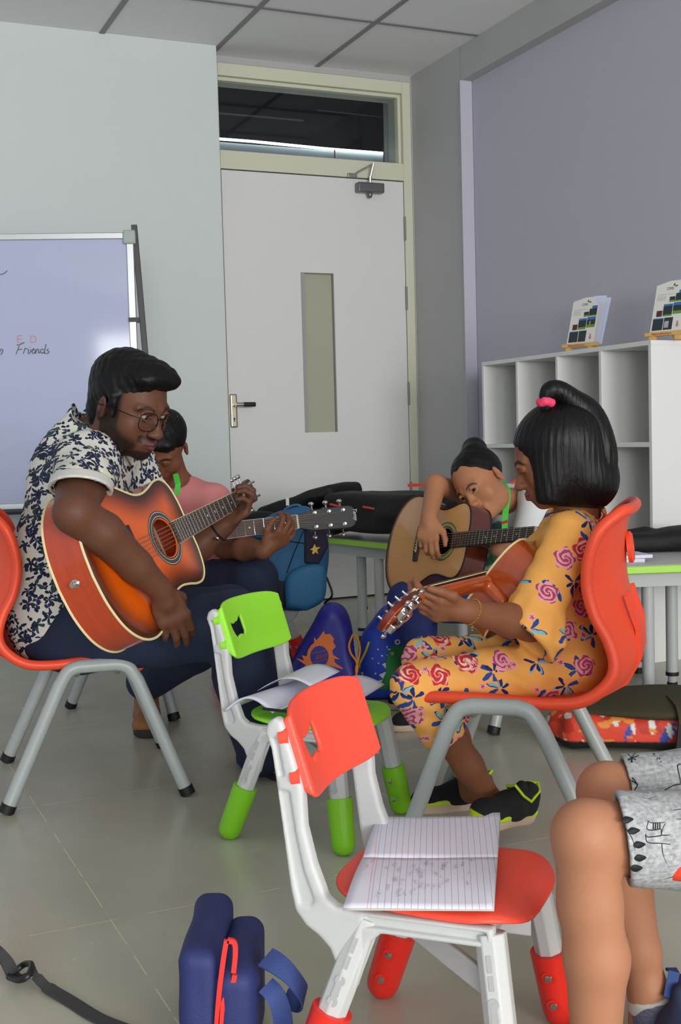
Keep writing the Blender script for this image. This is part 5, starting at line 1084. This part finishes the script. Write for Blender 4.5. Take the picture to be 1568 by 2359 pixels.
def gigbag(px0, px1, pyt, pyb, Y, dY, label, tilt=0, trims=(), yaw=-.35):
    a, b = at(px0, (pyt+pyb)/2, Y+dY), at(px1, (pyt+pyb)/2, Y-dY); c = (a+b)/2; h = abs(at(px0, pyt, Y)[2]-at(px0, pyb, Y)[2])/2; L = np.linalg.norm((b-a)[:2])/2; zb = at((px0+px1)/2, pyb, Y)[2]
    c[2] = zb+h; u = nrm([(b-a)[0], (b-a)[1], tilt]); v = nrm(np.cross((0, 0, 1), u)); w = np.cross(u, v); R = np.array([u, v, w]).T
    t = thing('guitar_bag', label, 'bag', TR((c[0], c[1], zb)), 'black padded guitar bags')
    S = SDF().box(c, (L, .15, h), R, rd=min(.03, h*.8)).ell(c+u*L*.5, (L*.55, .17, h*1.02), R, .02); S.build('shell', M_bag, t, res=.007, world=True, noise=wrinkle(.004, 30, int(px0), 6))
    for f0, f1, dz in trims: MB().ribbon([c+u*L*f0-v*.153+np.array([0, 0, dz]), c+u*L*f1-v*.153+np.array([0, 0, dz*.7])], .004, .003, (0, 0, 1)).build('zip_trim', M_zip, t, world=True)
    return t, c, u, v
gigbag(592, 802, 1176, 1226, 5.35, .12, 'black guitar bag on the far table, lowest, behind the blue backpack')
t_, c_, u_, v_ = gigbag(625, 806, 1138, 1172, 5.40, .10, 'black guitar bag with a white tag, stacked on the lowest bag', tilt=.12)
MB().obox(at(662, 1156, 5.20), (1, 0, 0), (0, 1, 0), (0, 0, 1), .007, .003, .016).build('white_tag', M_white, t_, world=True)
gigbag(800, 1010, 1135, 1222, 5.0, .22, 'black guitar bag with coral zips on the far table, left of the tan guitar', trims=((-.75, -.45, .035), (.0, .35, .03)))
MB().ribbon([at(945, 1118, 4.75), at(985, 1116, 4.7)], .006, .02, (0, 0, 1)).build('zip_edge', M_zip, bpy.data.objects['guitar_bag.002'], world=True)
# bag and papers on the right table
c = at(1500, 1250, 4.30); c[2] = zt_+.045; t = thing('guitar_bag', 'flat black guitar bag on the right table by the shelf', 'bag', TR((c[0], c[1], zt_)), 'black padded guitar bags')
S = SDF().box(c+np.array([.05, .0, -.012]), (.26, .10, .030), rd=.025).ell(c+np.array([.14, -.03, .0]), (.14, .09, .045), None, .03).cone(c+np.array([-.16, .03, -.01]), c+np.array([-.02, .02, .0]), .018, .035, .02); S.cut((0, 0, zt_+.002), (0, 0, -1), .002, c-.5, c+.5); S.build('shell', M_bag, t, res=.005, world=True, noise=wrinkle(.004, 30, 77, 6))
M_paper = mat('paper_white', 'dfe0f0', .7)
for i, (x, z) in enumerate(((1440, .0), (1452, .012))):
    c = at(x, 1272, 3.98); p = thing('paper_stack', ('bottom' if i == 0 else 'top')+' folded white paper on the right table beside the red chair back', 'paper', TR((c[0], c[1], zt_+z), .2*i)); MB().box(-.05, .05, -.06, .06, .0, .011).build('sheet', M_paper, p, bev=.001)
# ================= bags on the floor =================
def facepoly(px, Y): return [(at(x, y, Y)[0], at(x, y, Y)[2]) for x, y in px]
def decal(name, px, Y, m, t, d=.0016):
    P = [at(x, y, Y) for x, y in px]; n = len(P); V = P+[p+np.array([0, d, 0]) for p in P]
    ar = sum(P[i][0]*P[(i+1) % n][2]-P[(i+1) % n][0]*P[i][2] for i in range(n)); f = tuple(range(n)); F = [f if ar > 0 else f[::-1], (tuple(range(n, 2*n))[::-1] if ar > 0 else tuple(range(n, 2*n)))]+[(i, (i+1) % n, n+(i+1) % n, n+i) for i in range(n)]
    return mk(name, V, F, m, t, world=True, smooth=None)
Zc = lambda x, y: (620+x*.2296, 1380+y*.2296)
t = thing('drawstring_bag', 'purple drawstring bag with an orange spiky emblem, behind the green chair', 'bag', TR(tuple(fl(750, 1640))))
P = spl(facepoly([(652, 1652), (658, 1570), (688, 1500), (716, 1450), (742, 1405), (770, 1396), (796, 1414), (812, 1462), (820, 1525), (842, 1590), (848, 1652)], 3.88), 4)
S = SDF().ext([tuple(p) for p in P], 3.88, 4.02, rd=.045, k=.004, axis=1); S.cut((0, 0, .004), (0, 0, -1), .002)
M_purp = mat('purple_satin', '33309a', .45, bump=.001, bscale=18, stretch=(3, 3, 1)); S.build('sack', M_purp, t, res=.0045, world=True, noise=lambda X: np.minimum(0, wrinkle(.002, 30, 2, 5)(X)))
M_or = mat('orange_print', 'f2803c', .6)
st = [(545, 320), (560, 355), (610, 350), (650, 400), (640, 430), (668, 480), (632, 515), (640, 560), (710, 605), (650, 600), (660, 640), (770, 715), (600, 665), (605, 692), (580, 668), (520, 715), (430, 745), (440, 715), (385, 720), (402, 698), (340, 690), (368, 665), (330, 640), (270, 595), (350, 615), (325, 565), (375, 575), (390, 510), (420, 465), (450, 440), (450, 380), (472, 415), (500, 385)]
decal('emblem', [Zc(*p) for p in st], 3.8785, M_or, t)
decal('emblem_centre', [Zc(503+92*math.cos(a), 575+105*math.sin(a)) for a in np.linspace(0, 2*math.pi, 29)[:-1]], 3.877, M_purp, t)
for i, (x0, x1, y) in enumerate(((435, 560, 545), (470, 575, 580), (465, 575, 600), (445, 570, 632))):
    L = []; n = 14
    for k in range(n+1): f = k/n; L.append(at(*Zc(x0+(x1-x0)*f, y-28*f+(9 if k % 2 else -9)), 3.876))
    MB().tube(L, .0012, 4).build('emblem_lettering', M_or, t, world=True)
MB().tube(spl([at(*Zc(*p), 3.87) for p in ((880, 800), (870, 700), (895, 600), (910, 500), (890, 410), (850, 355), (820, 400), (800, 470), (820, 550), (870, 620), (885, 700), (860, 800))], 5), .0035, 7).build('drawstring', mat('orange_cord', 'f59a2e', .6), t, world=True)
# blue dinosaur backpack
t = thing('backpack', 'blue kids backpack with a green spiked dinosaur, beside the purple bag', 'backpack', TR(tuple(fl(900, 1640))))
P = spl(facepoly([(826, 1645), (822, 1560), (832, 1480), (858, 1440), (888, 1405), (930, 1400), (970, 1440), (985, 1520), (985, 1645)], 4.04), 4)
S = SDF().ext([tuple(p) for p in P], 4.04, 4.19, rd=.05, k=.004, axis=1); S.cut((0, 0, .004), (0, 0, -1), .002); S.build('pack', mat('royal_blue', '2549c0', .6, bump=.0005, bscale=200), t, res=.005, world=True)
M_gr = mat('dino_green', '1c7a38', .6); M_wt = mat('print_white', 'dcdfe2', .6)
spk = [(1180, 500), (1245, 545), (1175, 560), (1215, 620), (1130, 655), (1190, 720), (1100, 760), (1145, 805), (1060, 830), (1080, 870), (980, 860), (1010, 905), (1300, 905), (1330, 500)]
decal('dinosaur_spikes', [Zc(*p) for p in spk], 4.0390, M_wt, t)
gb = [(1250, 455), (1290, 470), (1400, 480), (1450, 600), (1440, 905), (1040, 905), (1120, 850), (1170, 740), (1170, 620), (1190, 540)]; decal('dinosaur', [Zc(*p) for p in gb], 4.0375, M_gr, t)
for cx, cy, r, c in ((1285, 432, 28, M_wt), (1288, 432, 12, M_gr), (1235, 547, 18, bpy.data.materials['print_pink']), (1130, 570, 10, M_wt), (1035, 597, 8, M_wt), (1095, 645, 8, M_wt), (1065, 748, 9, M_wt), (990, 808, 10, M_wt), (1180, 480, 9, M_wt), (1090, 505, 8, M_wt)):
    decal('printed_dot', [Zc(cx+r*math.cos(a), cy+r*math.sin(a)) for a in np.linspace(0, 2*math.pi, 13)[:-1]], 4.0365, c, t)
M_yel = mat('yellow_zip', 'd9c81e', .5)
MB().tube(spl([at(*Zc(*p), 4.025) for p in ((1000, 430), (960, 540), (910, 640), (900, 700))], 4), .004, 6).build('zip_pull', M_yel, t, world=True); decal('zip_tab', [Zc(890, 720), Zc(945, 740), Zc(915, 830), Zc(885, 820)], 4.026, M_yel, t)
# blue backpack hung on the kid chair
t = thing('backpack', 'steel-blue backpack hanging on the small chair behind the boy, with a yellow charm', 'backpack', TR((-.17, 4.26, 0)))
Yb = 4.14; P = spl(facepoly([(600, 1390), (585, 1300), (576, 1225), (610, 1195), (650, 1176), (700, 1168), (742, 1200), (757, 1260), (752, 1330), (742, 1385), (705, 1410), (660, 1412)], Yb), 4)
S = SDF().ext([tuple(p) for p in P], Yb, Yb+.13, rd=.05, k=.004, axis=1); S.build('pack', mat('steel_blue', '2e6690', .7, bump=.0008, bscale=90, var=.1), t, res=.006, world=True, noise=wrinkle(.002, 30, 41, 5))
P = spl(facepoly([(658, 1400), (655, 1345), (672, 1315), (715, 1300), (745, 1305), (752, 1340), (744, 1385), (705, 1408)], Yb-.02), 4); S = SDF().ext([tuple(p) for p in P], Yb-.035, Yb+.02, rd=.02, k=.004, axis=1); S.build('front_pocket', mat('teal_blue', '2a6f9c', .6, bump=.0008, bscale=90), t, res=.005, world=True)
P = facepoly([(700, 1215), (748, 1205), (756, 1260), (735, 1300), (700, 1300)], Yb-.008); SDF().ext(P, Yb-.012, Yb+.03, rd=.01, axis=1).build('mesh_panel', mat('mesh_dark', '2b2638', .8), t, res=.005, world=True)
P = facepoly([(634, 1335), (660, 1340), (655, 1412), (640, 1405)], Yb); SDF().ext(P, Yb-.01, Yb+.10, rd=.008, axis=1).build('side_panel', bpy.data.materials['mesh_dark'], t, res=.006, world=True)
MB().ribbon(spl([at(645, 1188, Yb+.05), at(660, 1170, Yb+.05), at(688, 1163, Yb+.05), at(708, 1185, Yb+.05)], 5), [.012]*16, .003, (0, 1, 0)).build('grab_loop', bpy.data.materials['steel_blue'], t, world=True)
for k, (a, b) in enumerate((((590, 1240), (700, 1252)), ((700, 1220), (660, 1320)))): MB().tube([at(*a, Yb-.002), at((a[0]+b[0])/2, (a[1]+b[1])/2-3, Yb-.006), at(*b, Yb-.002)], .0018, 5).build('zipper', M_dark, t, world=True)
MB().tube(spl([at(752, 1330, Yb+.05), at(765, 1370, Yb+.03), at(748, 1390, Yb+.05), at(758, 1402, Yb+.04), at(772, 1392, Yb+.04)], 5), .004, 6).build('side_strap', M_dark, t, world=True)
k = thing('bag_charm', 'small yellow star figure hanging on the blue backpack', 'keychain', TR(tuple(at(725, 1265, Yb-.03))))
decal('star', [(724+x*.75, 1265+y*.75) for x, y in ((0, -16), (5, -5), (18, -6), (8, 3), (12, 16), (3, 9), (-3, 16), (-8, 12), (-4, 4), (-14, 2), (-5, -4))], Yb-.035, mat('charm_yellow', 'e2b820', .4), k, d=.006); MB().tube([at(724, 1255, Yb-.032), at(722, 1240, Yb-.016)], .0012, 5).build('cord', M_dark, k, world=True)
# olive and red bag lying on the floor
t = thing('school_bag', 'red print school bag with an olive flap on the floor behind the orange dress girl', 'bag', TR((.86, 3.36, 0)))
S = SDF().box((.98, 3.42, .052), (.36, .16, .048), rotm((0, 0, 1), -8), rd=.035).cone((.62, 3.40, .06), (.80, 3.40, .06), .045, .05, .03)
cols = [np.array(lin(c)[:3]) for c in ('e2452c', 'c43324', '3b4fa6', 'dfe3dc', 'e8913a')]
def pbag(V):
    w = [wrinkle(1, f, sd, 5)(V) for f, sd in ((80, 1), (95, 2), (110, 3), (120, 4))]; C = np.tile(cols[0], (len(V), 1)); C[w[0] > .35] = cols[1]; C[w[1] > .80] = cols[2]; C[w[2] > .85] = cols[3]; C[w[3] > .85] = cols[4]; C[V[:, 2] < .032] = np.array(lin('1c1916')[:3]); return C
S.build('body', mat('cartoon_print', None, .6, attr=True, bump=.0006, bscale=120), t, res=.0055, world=True, paint=pbag, noise=wrinkle(.003, 30, 51, 5))
M_ol = mat('olive_canvas', '3f3a24', .85, bump=.0008, bscale=200)
S = SDF().ell((.92, 3.44, .105), (.34, .17, .032), rotm((0, 0, 1), -8), .01).cone((.65, 3.36, .085), (1.25, 3.30, .095), .012, .014, .03); S.build('flap', M_ol, t, res=.0055, world=True, noise=wrinkle(.004, 25, 52, 5))
MB().ribbon(spl([(.95, 3.38, .135), (.94, 3.28, .125), (.93, 3.235, .08), (.92, 3.23, .03)], 5), [.035, .033, .032, .03, .028, .026, .025, .024, .022, .022, .021, .02, .02, .02, .02, .02], .004, (1, .1, 0)).build('strap', M_ol, t, world=True)
MB().ribbon([(.925, 3.222, .09), (.915, 3.215, .012)], .022, .004, (1, .1, 0)).build('strap_webbing', M_bag, t, world=True)
# navy bag at the bottom edge
t = thing('school_bag', 'navy school bag with an open red zip standing on the floor, bottom edge', 'bag', TR((-.17, 1.74, 0)))
M_nv = mat('navy_polyester', '262f66', .65, bump=.0006, bscale=300, var=.1); M_rz = mat('red_zip_tape', 'e8322a', .5)
x0 = at(470, 2300, 1.72)[0]; zt2 = at(470, 2155, 1.72)[2]
S = SDF().box((x0, 1.78, zt2/2), (.030, .12, zt2/2), rd=.022); S.build('main_pouch', M_nv, t, res=.004, world=True, noise=wrinkle(.0015, 50, 61, 5))
x1 = at(548, 2300, 1.70)[0]; zt3 = at(585, 2205, 1.70)[2]
S = SDF().box((x1, 1.76, zt3/2), (.030, .11, zt3/2), rd=.024).cone((x1-.02, 1.72, .02), (x1+.012, 1.69, zt3-.025), .035, .020, .02); S.build('front_pouch', M_nv, t, res=.004, world=True, noise=wrinkle(.0015, 50, 62, 5))
SDF().box((x0+.042, 1.79, zt3/2-.01), (.02, .09, zt3/2-.012), rd=.008).build('lining', mat('grey_lining', '8a8790', .8), t, res=.006, world=True)
for L in ([(522, 2165), (516, 2200), (508, 2260), (502, 2320), (497, 2400)], [(524, 2166), (540, 2172), (542, 2200), (538, 2240)], [(541, 2245), (530, 2290), (514, 2310), (506, 2400)]): MB().ribbon(spl([at(x, y, 1.655) for x, y in L], 4), .0035, .003, (1, 0, 0)).build('zip', M_rz, t, world=True)
M_web = mat('blue_webbing', '3c4f8c', .8, bump=.0008, bscale=30, stretch=(1, 1, 18))
MB().ribbon(spl([at(x, y, Y) for x, y, Y in ((612, 2205, 1.68), (640, 2222, 1.66), (672, 2250, 1.65), (700, 2290, 1.66), (690, 2308, 1.70), (655, 2298, 1.71))], 5), .016, .0015, (.2, .9, .5)).build('carry_loop', M_web, t, world=True)
MB().ribbon(spl([at(x, y, Y) for x, y, Y in ((612, 2270, 1.67), (635, 2295, 1.66), (650, 2340, 1.66), (655, 2420, 1.67))], 5), .014, .0015, (1, 0, 0)).build('shoulder_strap', M_web, t, world=True)
MB().ribbon([at(427, 2280, 1.70), at(418, 2400, 1.70)], .004, .003, (1, 0, 0)).build('side_piping', mat('green_piping', '2d7a4a', .6), t, world=True)
# loose strap at the left bottom
t = thing('strap', 'black webbing strap with a twisted buckle lying on the floor, bottom left corner', 'strap', TR(tuple(fl(60, 2260))))
M_stp = mat('black_webbing', '3a3a3a', .75, bump=.0005, bscale=300)
def fz(x, y, z): return fl(x, y, z)
MB().ribbon(spl([fz(74, 2228, .03), fz(85, 2250, .022), fz(110, 2275, .010), fz(160, 2305, .004), fz(225, 2345, .004), fz(300, 2375, .004), fz(400, 2420, .004)], 6), [.005]*6+[.009]*6+[.0125]*25, .0015, (.7, .7, 0)).build('webbing', M_stp, t, world=True)
MB().tube(spl([fz(20, 2250, .012), fz(45, 2258, .02), fz(66, 2245, .03), fz(72, 2222, .032), fz(55, 2222, .022), fz(35, 2240, .012), fz(50, 2252, .008), fz(75, 2240, .012)], 5), .0055, 8, closed=False).build('buckle', M_dark, t, world=True)
MB().ribbon(spl([fz(-40, 2170, .05), fz(-5, 2195, .045), fz(15, 2215, .03), fz(30, 2245, .012)], 5), .011, .002, (.2, .9, .6)).build('upper_webbing', M_stp, t, world=True)
# ================= notebooks =================
def page_mat():
    m = bpy.data.materials.new('ruled_page'); m.use_nodes = True; N = NT(m); P = N.n['Principled BSDF']; P.inputs['Roughness'].default_value = .8
    tc = N('ShaderNodeTexCoord'); s = N('ShaderNodeSeparateXYZ', {0: tc.outputs['Object']})
    def ln(v, sp, w): a = N.m('DIVIDE', v, sp); a = N.m('SUBTRACT', a, N.m('ROUND', a)); return N.m('LESS_THAN', N.m('ABSOLUTE', a), w/sp)
    L = ln(s.outputs[0], .0088, .0003); mg = N.m('LESS_THAN', N.m('ABSOLUTE', N.m('ADD', s.outputs[0], .066)), .0004); inn = N.m('GREATER_THAN', s.outputs[0], -.064)
    c = N.mix(N.m('MULTIPLY', L, inn), lin('e4e2f0'), lin('8e92a2')); c = N.mix(mg, c, lin('e09aa6')); N.l.new(c, P.inputs['Base Color']); return m
M_page = page_mat()
zn = .2835; A, B = fl(790, 2096, zn), fl(1137, 2098, zn); u = nrm(B-A); v = np.array([-u[1], u[0], 0]); o = (A+B)/2; W = np.linalg.norm(B-A)/2
C_, D_ = fl(872, 1886, zn+.004), fl(1152, 1884, zn+.012)
t = thing('notebook', 'open ruled notebook lying on the coral red seat', 'notebook', frame(o, u, v, (0, 0, 1)))
I = np.array(WM[t.name].inverted()); loc_ = lambda p: (I@np.append(p, 1))[:3]
a, b, c, d = [loc_(p) for p in (A, B, D_, C_)]; fo = .50
def pg(f0, f1, lift, sag):
    G = []
    for i in range(13):
        f = f0+(f1-f0)*i/12; l = a+(d-a)*f; r = b+(c-b)*f; row = []
        for j in range(17):
            g = j/16; p = l+(r-l)*g; k = (f-f0)/(f1-f0); p = p+np.array([0, 0, lift*math.sin(math.pi*k)+sag*math.sin(6*g+2*k)*.3]); row.append(p)
        G.append(row)
    return G
for n_, f0, f1, z in (('left_page', .5, 1., .004), ('right_page', 0, .5, .005)):
    G = np.array(pg(f0, f1, z, .0015)); G[..., 2] += .003
    if n_ == 'left_page': G[..., 0] += .0; G[-1, -2:, 2] += .005; G[-1, 0, 2] += .004
    MB().grid(G).build(n_, M_page, t, mods=[('SOLIDIFY', dict(thickness=.0012, offset=-1))], smooth=180)
G = np.array(pg(0, 1, .001, 0)); G[..., 2] += .0002; G[..., 0] *= 1.005; MB().grid(G).build('cover', mat('book_cover', 'c9c4b6', .6), t, mods=[('SOLIDIFY', dict(thickness=.001, offset=-1))])
rd = random.Random(4); M_pen = mat('pencil_grey', '9a9aac', .8); M_redp = mat('pencil_red', 'd98a96', .8)
def surf(g, f): i = f*24; G = pg(0, .5, .005, .0015) if f < .5 else pg(.5, 1, .004, .0015); k = (f if f < .5 else f-.5)*24; r0 = int(min(11, k)); c0 = g*16; q = np.array(G)[r0, int(min(15, c0))]*(1-(k-r0))+np.array(G)[r0+1, int(min(15, c0))]*(k-r0); l = a+(d-a)*f; r = b+(c-b)*f; p = l+(r-l)*g; return np.array([p[0], p[1], q[2]+.0041])
for _ in range(44):
    row = rd.randint(0, 13); x = -.058+.0088*row+.003; f = rd.uniform(.06, .46); g = (x+W)/(2*W)
    P = []; 
    for k in range(rd.randint(4, 8)): P.append(surf(g+rd.uniform(-.018, .018), min(.485, f+k*.008)))
    MB().tube(P, .0003, 4).build('handwriting', M_pen, t)
for g0, f0 in ((.05, .90), (.06, .35), (.08, .42), (.10, .45)):
    P = [surf(g0+.02*((k*7) % 3)/3, f0+k*.006) for k in range(7)]; MB().tube(P, .0004, 4).build('red_mark', M_redp, t)
# papers on the green chair
zc = .288; o = fl(690, 1625, zc); t = thing('notebook', 'open notebook with curling pages on the lime green seat', 'notebook', TR(o, hg))
G = []
for i in range(17):
    f = i/16; row = []
    for j in range(15):
        g = j/14; x = -.125+.125*f*1.0; y = -.125+.25*g; row.append((x, y, .008+.022*math.sin(math.pi*min(1, f*1.0))**1.2+.010*(1-g)*math.sin(3*f)-.006*(1-f)))
    G.append(row)
MB().grid(G).build('left_page', M_paper, t, mods=[('SOLIDIFY', dict(thickness=.004, offset=-1))], smooth=180)
G = []
for i in range(17):
    f = i/16; row = []
    for j in range(15): g = j/14; row.append((.155*f, -.12+.25*g, .010+.030*math.sin(math.pi*f*.9)**1.3+.016*g*f))
    G.append(row)
MB().grid(G).build('right_page', M_paper, t, mods=[('SOLIDIFY', dict(thickness=.002, offset=-1))], smooth=180)
G = [[(-.10+.14*f, -.02+.15*g, .030+.035*math.sin(math.pi*f*.8)+.006*g) for g in np.linspace(0, 1, 9)] for f in np.linspace(0, 1, 13)]; MB().grid(G).build('turning_page', M_paper, t, mods=[('SOLIDIFY', dict(thickness=.0008, offset=-1))], smooth=180)
p0, p1 = at(598, 1632, 2.60), at(650, 1638, 2.56); t = thing('pencil', 'dark pencil with a green tip on the notebook of the green chair', 'pencil', TR(p0)); dd = nrm(p1-p0)
MB().tube([p0+dd*.010, p1+dd*.06], .0036, 6).build('barrel', M_dark, t, world=True); MB().tube([p0, p0+dd*.010], [.0008, .0034], 6).build('tip', mat('green_tip', '1e6a50', .5), t, world=True)
